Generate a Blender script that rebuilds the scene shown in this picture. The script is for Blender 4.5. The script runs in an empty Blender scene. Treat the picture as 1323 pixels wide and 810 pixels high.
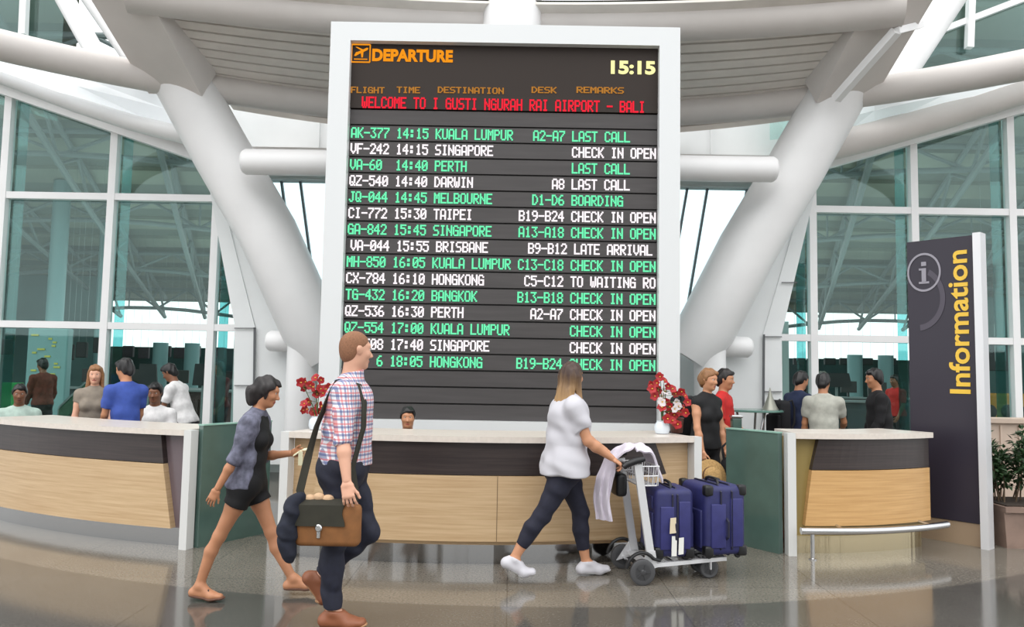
import bpy, bmesh, math, random
import numpy as np
from mathutils import Vector, Matrix

random.seed(7)
scene = bpy.context.scene
COL = scene.collection

# ------------------------------------------------------------------ camera, world, exposure
FPX = 1000.0
PITCH = math.radians(4.29)
ROLL = math.radians(1.0)
EYE = Vector((0.0, 0.0, 1.6))
SKY_STRENGTH = 1.7
SUN_STRENGTH = 1.6
HALL_FILL_W = 170.0

cam_data = bpy.data.cameras.new('camera')
cam = bpy.data.objects.new('camera', cam_data)
COL.objects.link(cam)
cam_data.sensor_width = 36.0
cam_data.lens = 36.0 * FPX / 1323.0
cam_data.clip_end = 400
cam.matrix_world = (Matrix.Translation(EYE) @ Matrix.Rotation(math.pi / 2 + PITCH, 4, 'X')
                    @ Matrix.Rotation(ROLL, 4, 'Z'))
scene.camera = cam

vs = scene.view_settings
vs.view_transform = 'Standard'
vs.look = 'None'
vs.gamma = 1.0
vs.exposure = 0.0
vs.use_curve_mapping = False

world = bpy.data.worlds.new('sky')
scene.world = world
world.use_nodes = True
wn = world.node_tree.nodes
bg = wn['Background']
bg.inputs['Color'].default_value = (0.96, 0.985, 1.0, 1)
bg.inputs['Strength'].default_value = SKY_STRENGTH

sun_data = bpy.data.lights.new('sun', 'SUN')
sun_data.energy = SUN_STRENGTH
sun_data.angle = math.radians(70)
sun_data.color = (1.0, 0.97, 0.93)
sun = bpy.data.objects.new('sun', sun_data)
COL.objects.link(sun)
sun.location = (-2, -6, 12)
sun.rotation_euler = (math.radians(30), 0, math.radians(-20))


def P(px, py, Y):
    """World point seen at picture position (px, py) at depth Y."""
    m = cam.matrix_world.to_3x3()
    d = m @ Vector(((px - 661.5) / FPX, (405 - py) / FPX, -1))
    return EYE + d * (Y / d.y)


# ------------------------------------------------------------------ materials
def lin(c):
    return tuple((x / 12.92 if x <= 0.04045 else ((x + 0.055) / 1.055) ** 2.4) for x in [v / 255.0 for v in c])


MATS = {}


def mat(name, rgb, rough=0.5, metal=0.0, noise=0.0, nscale=8.0, spec=0.5, emit=0.0, bump=0.0, stretch=(1, 1, 1), coat=0.0, space='Object'):
    if name in MATS:
        return MATS[name]
    m = bpy.data.materials.new(name)
    m.use_nodes = True
    nt = m.node_tree
    b = nt.nodes['Principled BSDF']
    c = lin(rgb)
    b.inputs['Base Color'].default_value = (*c, 1)
    b.inputs['Roughness'].default_value = rough
    b.inputs['Metallic'].default_value = metal
    b.inputs['Specular IOR Level'].default_value = spec
    b.inputs['Coat Weight'].default_value = coat
    if emit:
        b.inputs['Emission Color'].default_value = (*c, 1)
        b.inputs['Emission Strength'].default_value = emit
    if noise or bump:
        tc = nt.nodes.new('ShaderNodeTexCoord')
        mp = nt.nodes.new('ShaderNodeMapping')
        mp.inputs['Scale'].default_value = stretch
        nz = nt.nodes.new('ShaderNodeTexNoise')
        nz.inputs['Scale'].default_value = nscale
        nz.inputs['Detail'].default_value = 5
        nt.links.new(tc.outputs[space], mp.inputs[0])
        nt.links.new(mp.outputs[0], nz.inputs['Vector'])
        if noise:
            mx = nt.nodes.new('ShaderNodeMix')
            mx.data_type = 'RGBA'
            mx.inputs[6].default_value = (*[max(0, v * (1 - noise)) for v in c], 1)
            mx.inputs[7].default_value = (*[min(1, v * (1 + noise)) for v in c], 1)
            rm = nt.nodes.new('ShaderNodeMapRange')
            rm.inputs[1].default_value = 0.3
            rm.inputs[2].default_value = 0.7
            nt.links.new(nz.outputs[0], rm.inputs[0])
            nt.links.new(rm.outputs[0], mx.inputs[0])
            nt.links.new(mx.outputs[2], b.inputs['Base Color'])
        if bump:
            bp = nt.nodes.new('ShaderNodeBump')
            bp.inputs['Strength'].default_value = bump
            bp.inputs['Distance'].default_value = 0.02
            nt.links.new(nz.outputs[0], bp.inputs['Height'])
            nt.links.new(bp.outputs[0], b.inputs['Normal'])
    MATS[name] = m
    return m


def emission(name, rgb, strength):
    if name in MATS:
        return MATS[name]
    m = bpy.data.materials.new(name)
    m.use_nodes = True
    nt = m.node_tree
    nt.nodes.clear()
    e = nt.nodes.new('ShaderNodeEmission')
    e.inputs[0].default_value = (*lin(rgb), 1)
    e.inputs[1].default_value = strength
    o = nt.nodes.new('ShaderNodeOutputMaterial')
    nt.links.new(e.outputs[0], o.inputs[0])
    MATS[name] = m
    return m


def glass_mat(name, tint, refl=0.08, rough=0.02):
    """Thin architectural glass: tinted transmission with a Fresnel reflection."""
    if name in MATS:
        return MATS[name]
    m = bpy.data.materials.new(name)
    m.use_nodes = True
    nt = m.node_tree
    nt.nodes.clear()
    t = nt.nodes.new('ShaderNodeBsdfTransparent')
    t.inputs[0].default_value = (*lin(tint), 1)
    g = nt.nodes.new('ShaderNodeBsdfGlossy')
    g.inputs['Roughness'].default_value = rough
    g.inputs[0].default_value = (0.85, 1.0, 0.98, 1)
    fr = nt.nodes.new('ShaderNodeFresnel')
    fr.inputs[0].default_value = 1.45
    ml = nt.nodes.new('ShaderNodeMath')
    ml.operation = 'MULTIPLY'
    ml.inputs[1].default_value = refl / 0.034
    nt.links.new(fr.outputs[0], ml.inputs[0])
    mx = nt.nodes.new('ShaderNodeMixShader')
    o = nt.nodes.new('ShaderNodeOutputMaterial')
    nt.links.new(ml.outputs[0], mx.inputs[0])
    nt.links.new(t.outputs[0], mx.inputs[1])
    nt.links.new(g.outputs[0], mx.inputs[2])
    nt.links.new(mx.outputs[0], o.inputs[0])
    MATS[name] = m
    return m


def membrane(name, rgb, through):
    """White roof membrane that lets daylight through."""
    m = bpy.data.materials.new(name)
    m.use_nodes = True
    nt = m.node_tree
    nt.nodes.clear()
    d = nt.nodes.new('ShaderNodeBsdfDiffuse')
    t = nt.nodes.new('ShaderNodeBsdfTranslucent')
    for n in (d, t):
        n.inputs[0].default_value = (*lin(rgb), 1)
    x = nt.nodes.new('ShaderNodeMixShader')
    x.inputs[0].default_value = through
    o = nt.nodes.new('ShaderNodeOutputMaterial')
    nt.links.new(d.outputs[0], x.inputs[1])
    nt.links.new(t.outputs[0], x.inputs[2])
    nt.links.new(x.outputs[0], o.inputs[0])
    return m


def floor_mat():
    """Polished granite slabs: speckle, slab joints, rings of lighter and darker stone round the desk."""
    m = bpy.data.materials.new('polished_granite')
    m.use_nodes = True
    nt = m.node_tree
    N, L = nt.nodes, nt.links
    b = N['Principled BSDF']
    tc = N.new('ShaderNodeTexCoord')
    fine = N.new('ShaderNodeTexNoise')
    fine.inputs['Scale'].default_value = 60
    fine.inputs['Detail'].default_value = 4
    L.new(tc.outputs['Object'], fine.inputs['Vector'])
    big = N.new('ShaderNodeTexNoise')
    big.inputs['Scale'].default_value = 0.9
    big.inputs['Detail'].default_value = 3
    L.new(tc.outputs['Object'], big.inputs['Vector'])
    # ring bands round the middle of the desk (0, 12)
    sub = N.new('ShaderNodeVectorMath')
    sub.operation = 'SUBTRACT'
    sub.inputs[1].default_value = (0, 14, 0)
    L.new(tc.outputs['Object'], sub.inputs[0])
    ln = N.new('ShaderNodeVectorMath')
    ln.operation = 'LENGTH'
    L.new(sub.outputs[0], ln.inputs[0])
    md = N.new('ShaderNodeMath')
    md.operation = 'PINGPONG'
    md.inputs[1].default_value = 1.55
    L.new(ln.outputs['Value'], md.inputs[0])
    st = N.new('ShaderNodeMapRange')
    st.inputs[1].default_value = 0.70
    st.inputs[2].default_value = 0.74
    L.new(md.outputs[0], st.inputs[0])
    ca = N.new('ShaderNodeMix')
    ca.data_type = 'RGBA'
    ca.inputs[6].default_value = (*lin((90, 87, 82)), 1)
    ca.inputs[7].default_value = (*lin((120, 114, 105)), 1)
    L.new(st.outputs[0], ca.inputs[0])
    sp = N.new('ShaderNodeMapRange')
    sp.inputs[1].default_value = 0.35
    sp.inputs[2].default_value = 0.65
    sp.inputs[3].default_value = 0.72
    sp.inputs[4].default_value = 1.22
    L.new(fine.outputs[0], sp.inputs[0])
    sb = N.new('ShaderNodeMapRange')
    sb.inputs[1].default_value = 0.3
    sb.inputs[2].default_value = 0.7
    sb.inputs[3].default_value = 0.85
    sb.inputs[4].default_value = 1.12
    L.new(big.outputs[0], sb.inputs[0])
    mm = N.new('ShaderNodeMath')
    mm.operation = 'MULTIPLY'
    L.new(sp.outputs[0], mm.inputs[0])
    L.new(sb.outputs[0], mm.inputs[1])
    br = N.new('ShaderNodeTexBrick')
    br.offset = 0.0
    br.inputs['Scale'].default_value = 1.0
    br.inputs['Brick Width'].default_value = 1.2
    br.inputs['Row Height'].default_value = 1.2
    br.inputs['Mortar Size'].default_value = 0.004
    br.inputs['Color1'].default_value = (1, 1, 1, 1)
    br.inputs['Color2'].default_value = (0.93, 0.93, 0.93, 1)
    br.inputs['Mortar'].default_value = (0.55, 0.55, 0.55, 1)
    L.new(tc.outputs['Object'], br.inputs['Vector'])
    m1 = N.new('ShaderNodeMix')
    m1.data_type = 'RGBA'
    m1.blend_type = 'MULTIPLY'
    m1.inputs[0].default_value = 1
    L.new(ca.outputs[2], m1.inputs[6])
    L.new(br.outputs[0], m1.inputs[7])
    m2 = N.new('ShaderNodeVectorMath')
    m2.operation = 'SCALE'
    L.new(m1.outputs[2], m2.inputs[0])
    L.new(mm.outputs[0], m2.inputs['Scale'])
    L.new(m2.outputs[0], b.inputs['Base Color'])
    rg = N.new('ShaderNodeMapRange')
    rg.inputs[3].default_value = 0.06
    rg.inputs[4].default_value = 0.16
    L.new(big.outputs[0], rg.inputs[0])
    L.new(rg.outputs[0], b.inputs['Roughness'])
    b.inputs['Specular IOR Level'].default_value = 0.75
    return m


def wood_mat(name, c1, c2, rough=0.38):
    if name in MATS:
        return MATS[name]
    m = bpy.data.materials.new(name)
    m.use_nodes = True
    nt = m.node_tree
    N, L = nt.nodes, nt.links
    b = N['Principled BSDF']
    tc = N.new('ShaderNodeTexCoord')
    mp = N.new('ShaderNodeMapping')
    mp.inputs['Scale'].default_value = (0.8, 0.8, 26)
    nz = N.new('ShaderNodeTexNoise')
    nz.inputs['Scale'].default_value = 2.2
    nz.inputs['Detail'].default_value = 6
    nz.inputs['Roughness'].default_value = 0.6
    L.new(tc.outputs['Object'], mp.inputs[0])
    L.new(mp.outputs[0], nz.inputs['Vector'])
    rm = N.new('ShaderNodeMapRange')
    rm.inputs[1].default_value = 0.32
    rm.inputs[2].default_value = 0.68
    L.new(nz.outputs[0], rm.inputs[0])
    mx = N.new('ShaderNodeMix')
    mx.data_type = 'RGBA'
    mx.inputs[6].default_value = (*lin(c1), 1)
    mx.inputs[7].default_value = (*lin(c2), 1)
    L.new(rm.outputs[0], mx.inputs[0])
    L.new(mx.outputs[2], b.inputs['Base Color'])
    b.inputs['Roughness'].default_value = rough
    MATS[name] = m
    return m


M_WHITE = mat('white_painted_steel', (234, 233, 233), 0.38, noise=0.03, nscale=2)
M_WALL = mat('white_cladding', (226, 228, 228), 0.55, noise=0.04, nscale=1.5)
M_SOFFIT = mat('grey_soffit_slat', (230, 224, 217), 0.6, noise=0.06, nscale=3)
M_SOFFIT_DARK = mat('soffit_gap_backing', (40, 38, 36), 0.8)
M_ARM = mat('warm_grey_steel', (214, 208, 204), 0.5, noise=0.04, nscale=2)
M_FLOOR = floor_mat()
M_GLASS = glass_mat('teal_facade_glass', (238, 249, 247), 0.034)
M_FIN = glass_mat('glass_fin', (168, 218, 220), 0.08)
M_DARKGLASS = mat('green_glass_panel', (80, 104, 97), 0.14, noise=0.14, nscale=3, spec=0.8)
M_STEEL = mat('brushed_steel', (205, 205, 206), 0.22, metal=1.0, bump=0.02, nscale=3)
M_BASE_STEEL = mat('polished_steel_plinth', (160, 160, 160), 0.10, metal=1.0, bump=0.35, nscale=1.6, stretch=(3, 3, 0.06))
for _n in M_BASE_STEEL.node_tree.nodes:
    if _n.bl_idname == 'ShaderNodeTexNoise':
        _n.inputs['Detail'].default_value = 0.5
M_ALU = mat('aluminium', (222, 222, 224), 0.35, metal=0.35)
M_RUBBER = mat('black_rubber', (22, 22, 23), 0.6)
M_BLACK = mat('black_plastic', (18, 18, 20), 0.4)
M_DARKBAND = wood_mat('dark_laminate', (44, 36, 36), (62, 52, 50), 0.35)
M_WOOD = wood_mat('pale_oak_laminate', (186, 154, 116), (208, 180, 142), 0.36)
M_WOOD_WARM = wood_mat('warm_oak_laminate', (190, 146, 92), (212, 170, 116), 0.36)
M_TOP = mat('pale_stone_worktop', (218, 208, 198), 0.28, noise=0.05, nscale=30)
M_POST = mat('white_metal_edge', (214, 214, 212), 0.3)


# ------------------------------------------------------------------ mesh helpers
class MB:
    def __init__(self):
        self.v, self.f, self.mi, self.cur = [], [], [], 0

    def add(self, verts, faces):
        o = len(self.v)
        self.v += [tuple(p) for p in verts]
        self.f += [tuple(i + o for i in q) for q in faces]
        self.mi += [self.cur] * len(faces)
        return self

    def box(self, c, s, rz=0.0, M=None):
        x, y, z = s[0] / 2, s[1] / 2, s[2] / 2
        vs_ = [Vector((a, b, d)) for a in (-x, x) for b in (-y, y) for d in (-z, z)]
        R = M if M is not None else Matrix.Rotation(rz, 3, 'Z')
        c = Vector(c)
        vs_ = [R @ p + c for p in vs_]
        return self.add(vs_, [(0, 1, 3, 2), (4, 6, 7, 5), (0, 4, 5, 1), (2, 3, 7, 6), (0, 2, 6, 4), (1, 5, 7, 3)])

    def rbox(self, c, s, r=0.02, M=None, seg=3):
        """Box with rounded edges."""
        bm = bmesh.new()
        bmesh.ops.create_cube(bm, size=1)
        for v in bm.verts:
            v.co = Vector((v.co.x * s[0], v.co.y * s[1], v.co.z * s[2]))
        bmesh.ops.bevel(bm, geom=bm.edges[:], offset=r, segments=seg, affect='EDGES', profile=0.5)
        R = M if M is not None else Matrix.Identity(3)
        c = Vector(c)
        bm.verts.index_update()
        vv = [R @ v.co + c for v in bm.verts]
        ff = [[v.index for v in f.verts] for f in bm.faces]
        bm.free()
        return self.add(vv, ff)

    def beam(self, a, b, w, h, up=(0, 0, 1)):
        a, b = Vector(a), Vector(b)
        d = (b - a).normalized()
        u = Vector(up)
        s = d.cross(u)
        if s.length < 1e-4:
            s = d.cross(Vector((0, 1, 0)))
        s.normalize()
        u = s.cross(d).normalized()
        vs_ = []
        for p in (a, b):
            for i, j in ((-1, -1), (1, -1), (1, 1), (-1, 1)):
                vs_.append(p + s * (i * w / 2) + u * (j * h / 2))
        return self.add(vs_, [(0, 3, 2, 1), (4, 5, 6, 7), (0, 1, 5, 4), (1, 2, 6, 5), (2, 3, 7, 6), (3, 0, 4, 7)])

    def tube(self, pts, r, n=10, caps=True):
        """Round tube along points; r is a number or one radius per point."""
        pts = [Vector(p) for p in pts]
        rs = r if isinstance(r, (list, tuple)) else [r] * len(pts)
        vs_, fs = [], []
        t0 = (pts[1] - pts[0]).normalized()
        ref = Vector((0, 0, 1)) if abs(t0.z) < 0.9 else Vector((0, 1, 0))
        s = t0.cross(ref).normalized()
        for i, p in enumerate(pts):
            if i == 0:
                t = t0
            elif i == len(pts) - 1:
                t = (pts[-1] - pts[-2]).normalized()
            else:
                t = ((pts[i] - pts[i - 1]).normalized() + (pts[i + 1] - pts[i]).normalized()).normalized()
            s = (s - t * s.dot(t)).normalized()
            u = t.cross(s)
            for k in range(n):
                a = 2 * math.pi * k / n
                vs_.append(p + (s * math.cos(a) + u * math.sin(a)) * rs[i])
        for i in range(len(pts) - 1):
            for k in range(n):
                k2 = (k + 1) % n
                fs.append((i * n + k, i * n + k2, (i + 1) * n + k2, (i + 1) * n + k))
        if caps:
            fs.append(tuple(range(n - 1, -1, -1)))
            fs.append(tuple((len(pts) - 1) * n + k for k in range(n)))
        return self.add(vs_, fs)

    def lathe(self, prof, c=(0, 0, 0), n=20, M=None):
        c = Vector(c)
        R = M if M is not None else Matrix.Identity(3)
        vs_, fs = [], []
        for r, z in prof:
            for k in range(n):
                a = 2 * math.pi * k / n
                vs_.append(R @ Vector((r * math.cos(a), r * math.sin(a), z)) + c)
        for i in range(len(prof) - 1):
            for k in range(n):
                k2 = (k + 1) % n
                fs.append((i * n + k, i * n + k2, (i + 1) * n + k2, (i + 1) * n + k))
        fs.append(tuple(range(n - 1, -1, -1)))
        fs.append(tuple((len(prof) - 1) * n + k for k in range(n)))
        return self.add(vs_, fs)

    def prism(self, poly, off):
        """Closed polygon (3D points) extruded by the vector off."""
        n = len(poly)
        off = Vector(off)
        a = [Vector(p) for p in poly]
        b = [p + off for p in a]
        fs = [tuple(range(n - 1, -1, -1)), tuple(range(n, 2 * n))]
        fs += [(i, (i + 1) % n, n + (i + 1) % n, n + i) for i in range(n)]
        return self.add(a + b, fs)

    def grid(self, rows):
        """Surface through rows of points."""
        h, w = len(rows), len(rows[0])
        return self.add([p for r in rows for p in r],
                        [(i * w + j, i * w + j + 1, (i + 1) * w + j + 1, (i + 1) * w + j) for i in range(h - 1) for j in range(w - 1)])

    def sphere(self, c, r, nu=14, nv=9, M=None):
        r = r if isinstance(r, (tuple, list)) else (r, r, r)
        R = M if M is not None else Matrix.Identity(3)
        c = Vector(c)
        prof = [(math.sin(math.pi * i / nv), -math.cos(math.pi * i / nv)) for i in range(nv + 1)]
        vs_, fs = [], []
        for q, z in prof[1:-1]:
            for k in range(nu):
                a = 2 * math.pi * k / nu
                vs_.append(R @ Vector((q * math.cos(a) * r[0], q * math.sin(a) * r[1], z * r[2])) + c)
        m = nv - 1
        for i in range(m - 1):
            for k in range(nu):
                k2 = (k + 1) % nu
                fs.append((i * nu + k, i * nu + k2, (i + 1) * nu + k2, (i + 1) * nu + k))
        vs_.append(R @ Vector((0, 0, -r[2])) + c)
        vs_.append(R @ Vector((0, 0, r[2])) + c)
        for k in range(nu):
            fs.append((len(vs_) - 2, (k + 1) % nu, k))
            fs.append((len(vs_) - 1, (m - 1) * nu + k, (m - 1) * nu + (k + 1) % nu))
        return self.add(vs_, fs)

    def build(self, name, mats, parent=None, smooth=False, fix=True):
        me = bpy.data.meshes.new(name)
        me.from_pydata(self.v, [], self.f)
        mats = mats if isinstance(mats, (list, tuple)) else [mats]
        for m in mats:
            me.materials.append(m)
        if len(mats) > 1:
            me.polygons.foreach_set('material_index', self.mi)
        if fix:
            bm = bmesh.new()
            bm.from_mesh(me)
            bmesh.ops.recalc_face_normals(bm, faces=bm.faces)
            bm.to_mesh(me)
            bm.free()
        if smooth:
            me.shade_smooth()
            try:
                me.set_sharp_from_angle(angle=math.radians(40))
            except Exception:
                pass
        me.update()
        o = bpy.data.objects.new(name, me)
        COL.objects.link(o)
        if parent is not None:
            attach(o, parent)
        return o


ORIGIN = {}


def attach(o, parent):
    """Parent o; shapes are written in world or thing coordinates, so undo the parent's own offset."""
    o.parent = parent
    loc = ORIGIN.get(parent.name)
    if loc is not None:
        o.matrix_parent_inverse = Matrix.Translation(-loc)
    return o


def tag(o, label, cat, group=None, kind=None):
    o['label'] = label
    o['category'] = cat
    if group:
        o['group'] = group
    if kind:
        o['kind'] = kind
    return o


def thing(name, label, cat, loc=(0, 0, 0), group=None):
    o = bpy.data.objects.new(name, None)
    COL.objects.link(o)
    o.empty_display_size = 0.1
    o.location = loc
    ORIGIN[o.name] = Vector(loc)
    return tag(o, label, cat, group)


def struct(o, label=None, cat=None):
    o['kind'] = 'structure'
    if label:
        o['label'] = label
    if cat:
        o['category'] = cat
    return o


def copy_tree(o, parent=None):
    c = o.copy()
    COL.objects.link(c)
    if parent is not None:
        c.parent = parent
        c.matrix_parent_inverse = o.matrix_parent_inverse.copy()
    for ch in [x for x in bpy.data.objects if x.parent == o]:
        copy_tree(ch, c)
    return c


def text_mesh(name, s, size, material, parent, M, bold=0.0, extrude=0.004, align='LEFT', shear=0.0):
    cu = bpy.data.curves.new(name, 'FONT')
    cu.body = s
    cu.size = size
    cu.extrude = extrude
    cu.offset = bold
    cu.align_x = align
    cu.resolution_u = 4
    o = bpy.data.objects.new(name, cu)
    COL.objects.link(o)
    bpy.context.view_layer.update()
    me = bpy.data.meshes.new_from_object(o)
    bpy.data.objects.remove(o)
    me.name = name
    me.materials.clear()
    me.materials.append(material)
    me.transform(M)
    o = bpy.data.objects.new(name, me)
    COL.objects.link(o)
    if parent is not None:
        attach(o, parent)
    return o
# ------------------------------------------------------------------ the setting: floor
fl = MB()
fl.box((0, 14, -0.1), (90, 92, 0.2))
struct(fl.build('floor', M_FLOOR), 'polished grey-brown granite floor across the whole hall', 'floor')

# ------------------------------------------------------------------ canopy rings, soffit, columns
Z_RING = 5.4


def arc(R, cx, cy, z, x0, x1, n=28):
    """Points of a horizontal circle (its far side) between two x positions."""
    a0, a1 = math.asin((x0 - cx) / R), math.asin((x1 - cx) / R)
    return [Vector((cx + R * math.sin(a0 + (a1 - a0) * i / n), cy + R * math.cos(a0 + (a1 - a0) * i / n), z)) for i in range(n + 1)]


mb = MB()
mb.tube(arc(9.6, 0.0, 1.7, Z_RING, -8.2, 8.2, 48), 0.19, 18)
struct(mb.build('ring_beam', M_ARM, smooth=True), 'long curved round pipe running behind the board and over both glass walls', 'beam')
mb = MB()
mb.tube(arc(17.5, 0.0, -8.05, 6.0, -4.6, 4.55, 30), 0.25, 18)
struct(mb.build('canopy_beam', M_ARM, smooth=True), 'thick curved round pipe across the top edge of the slatted ceiling', 'beam')
# small connector pipes resting on the lower ring
for (px, py, qx, qy, nm) in ((326, 100, 286, 90, 'left'), (994, 108, 1034, 98, 'right')):
    a, b = P(px, py, 10.62), P(qx, qy, 10.45)
    mb = MB()
    mb.tube([a, a.lerp(b, 0.08), a.lerp(b, 0.2), b], [0.05, 0.09, 0.11, 0.11], 14)
    struct(mb.build('connector_beam', M_ARM, smooth=True), 'short round connector pipe between curved pipe and ceiling, on the %s' % nm, 'beam')

# slatted soffit between the rings (narrow boards with dark gaps)
mb = MB()


def soffit_row(t):
    """Edge line of the soffit: t=0 front ring, 1 lower ring, up to 1.4 further back."""
    A = arc(17.5, 0.0, -8.25, 5.98, -4.3, 4.3, 24)
    B = arc(9.6, 0.0, 1.7, 5.50, -4.15, 4.15, 24)
    return [a.lerp(b, t) for a, b in zip(A, B)]


NS = 10
for i in range(-1, NS + 4):
    t0, t1 = i / NS, (i + 1) / NS - 0.020
    r0, r1 = soffit_row(t0), soffit_row(t1)
    up = Vector((0, 0, 0.03))
    mb.cur = 0
    mb.grid([r0, r1])
    mb.grid([[p + up for p in r0], r0])
    mb.grid([r1, [p + up for p in r1]])
    mb.cur = 1
    r2 = soffit_row((i + 1) / NS)
    mb.grid([[p + Vector((0, 0, 0.05)) for p in r0], [p + Vector((0, 0, 0.05)) for p in r2]])
struct(mb.build('ceiling', [M_SOFFIT, M_SOFFIT_DARK], fix=False), 'grey slatted canopy ceiling between the two leaning columns', 'ceiling')


def column(side, axis, arm, piery):
    """Leaning round column that flattens into a box arm at the top, over a short upright pier."""
    pts = [P(*a) for a in axis]
    rs = [0.30, 0.40, 0.40, 0.395, 0.385, 0.37]
    mb = MB()
    mb.tube(pts, rs, 32)
    c = mb.build('column_%s' % side, M_WHITE, smooth=True)
    struct(c, 'white leaning round column on the %s of the departure board' % side, 'column')
    a0, a1 = P(*arm[0]), P(*arm[1])
    m2 = MB()
    m2.beam(a0, a1, 0.80, 0.46, up=(0, -0.5, 1))
    attach(m2.build('arm', M_ARM), c)
    p = P(*piery)
    m3 = MB()
    m3.lathe([(0.235, 0.0), (0.235, 0.12), (0.215, 0.14), (0.215, p.z), (0.26, p.z + 0.02), (0.26, p.z + 0.25)], (p.x, p.y, 0), 24)
    attach(m3.build('pier', M_WHITE, smooth=True), c)
    return c


column('left', [(424, 462, 10.65), (402, 425, 10.6), (346, 300, 10.5), (288, 200, 10.4), (255, 140, 10.3), (228, 92, 10.2)],
       [(236, 108, 10.15), (150, -45, 8.7)], (393, 425, 10.6))
column('right', [(888, 462, 10.65), (912, 425, 10.6), (966, 320, 10.5), (1026, 220, 10.4), (1066, 150, 10.3), (1092, 105, 10.2)],
       [(1082, 118, 10.15), (1166, -35, 8.7)], (917, 425, 10.6))

# straight pipe and window header behind the board
a, b = P(312, 209, 9.75), P(1004, 219, 9.75)
mb = MB()
d = (b - a).normalized()
mb.tube([a, a + d * 0.02, a + d * 0.06, b - d * 0.06, b - d * 0.02, b], [0.09, 0.14, 0.165, 0.165, 0.14, 0.09], 20)
struct(mb.build('cross_beam', M_WHITE, smooth=True), 'straight white round pipe with capped ends crossing behind the departure board', 'beam')

# rounded stub pipes between piers and side panels, low down
for nm, p0, p1 in (('left', (345, 440, 10.75), (380, 442, 10.7)), ('right', (932, 447, 10.7), (971, 449, 10.75))):
    a, b = P(*p0), P(*p1)
    d = (b - a).normalized()
    mb = MB()
    mb.tube([a, a + d * 0.02, a + d * 0.06, b - d * 0.06, b - d * 0.02, b], [0.08, 0.12, 0.145, 0.145, 0.12, 0.08], 18)
    struct(mb.build('stub_beam', M_WHITE, smooth=True), 'short white capped pipe beside the round pier on the %s' % nm, 'beam')

# central round column above and behind the board
mb = MB()
mb.lathe([(0.36, 0.0), (0.36, 8.5)], (-0.06, 9.27, 0), 32)
struct(mb.build('column_centre', M_WHITE, smooth=True), 'white round column rising behind the top of the departure board', 'column')

# back wall of the drum between the columns, with its window opening
YW = 12.0
zb, zt, zh = 2.45, 4.55, 6.2
mb = MB()
mb.box((0, YW + 0.1, zb / 2), (8.6, 0.2, zb))
mb.box((0, YW + 0.1, (zt + zh) / 2), (9.3, 0.2, zh - zt))
for x in (-3.1, -1.7, 1.7, 3.1):
    mb.box((x, YW - 0.02, (4.9 + zh) / 2), (0.03, 0.05, zh - 4.9))
struct(mb.build('wall_back', M_WALL), 'white panelled back wall behind the departure board', 'wall')
mb = MB()
mb.box((0, YW - 0.35, 4.72), (8.2, 0.7, 0.30))
struct(mb.build('header_beam', M_ARM), 'grey boxed beam over the back window', 'beam')
mb = MB()
for x in (-4.1, -3.35, -3.05, -2.4, -0.8, 0.8, 2.4, 2.72, 3.35, 4.1):
    lean = 0.35 if x > 0 else -0.35
    mb.beam((x, YW + 0.12, zb), (x + lean, YW + 0.12, zt), 0.035, 0.06, up=(0, 1, 0))
w = mb.build('window_1', mat('grey_window_bar', (96, 110, 114), 0.4))
struct(w, 'bright back window behind the departure board', 'window')
mb = MB()
mb.box((0, YW + 0.16, (zb + zt) / 2), (8.4, 0.012, zt - zb))
attach(mb.build('pane', glass_mat('clear_glass', (236, 248, 250), 0.04)), w)

# side panels (pilaster and gore) that end the glass walls
def side_panel(nm, pil, gore):
    mb = MB()
    q = [P(*p) for p in pil]
    mb.prism(q, (0, 0.45, 0))
    # gore plate between pilaster and leaning column
    g = [P(*p) for p in gore]
    mb.prism(g, (0, 0.25, 0))
    c = mb.build('trim_%s' % nm, M_WALL)
    struct(c, 'white angled cladding panel between the leaning column and the glass wall on the %s' % nm, 'cladding')
    return c


sp = side_panel('left', [(268, 230, 10.95), (283, 240, 10.95), (330, 425, 10.95), (330, 600, 10.95), (300, 600, 10.95), (303, 420, 10.95)],
                [(283, 240, 10.97), (376, 432, 10.97), (376, 600, 10.97), (331, 600, 10.97), (331, 425, 10.97)])
mb = MB()
mb.beam(P(329, 423, 10.92), P(327, 600, 10.92), 0.025, 0.02, up=(0, 1, 0))
mb.beam(P(303, 424, 10.92), P(330, 424, 10.92), 0.012, 0.02, up=(0, 1, 0))
mb.beam(P(303, 498, 10.92), P(330, 498, 10.92), 0.012, 0.02, up=(0, 1, 0))
attach(mb.build('panel_joint', mat('dark_joint', (90, 92, 94), 0.6)), sp)
sp = side_panel('right', [(1056, 235, 10.95), (1040, 245, 10.95), (986, 432, 10.95), (985, 600, 10.95), (1012, 600, 10.95), (1010, 432, 10.95)],
                [(1040, 245, 10.97), (935, 435, 10.97), (935, 600, 10.97), (985, 600, 10.97), (986, 432, 10.97)])
mb = MB()
mb.beam(P(987, 432, 10.92), P(986, 600, 10.92), 0.025, 0.02, up=(0, 1, 0))
mb.beam(P(1010, 365, 10.92), P(1030, 365, 10.92), 0.012, 0.02, up=(0, 1, 0))
mb.beam(P(987, 435, 10.92), P(1010, 435, 10.92), 0.012, 0.02, up=(0, 1, 0))
mb.beam(P(987, 506, 10.92), P(1010, 506, 10.92), 0.012, 0.02, up=(0, 1, 0))
attach(mb.build('panel_joint', mat('dark_joint', (90, 92, 94), 0.6)), sp)

# ------------------------------------------------------------------ glass walls
YG = 11.4


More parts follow.
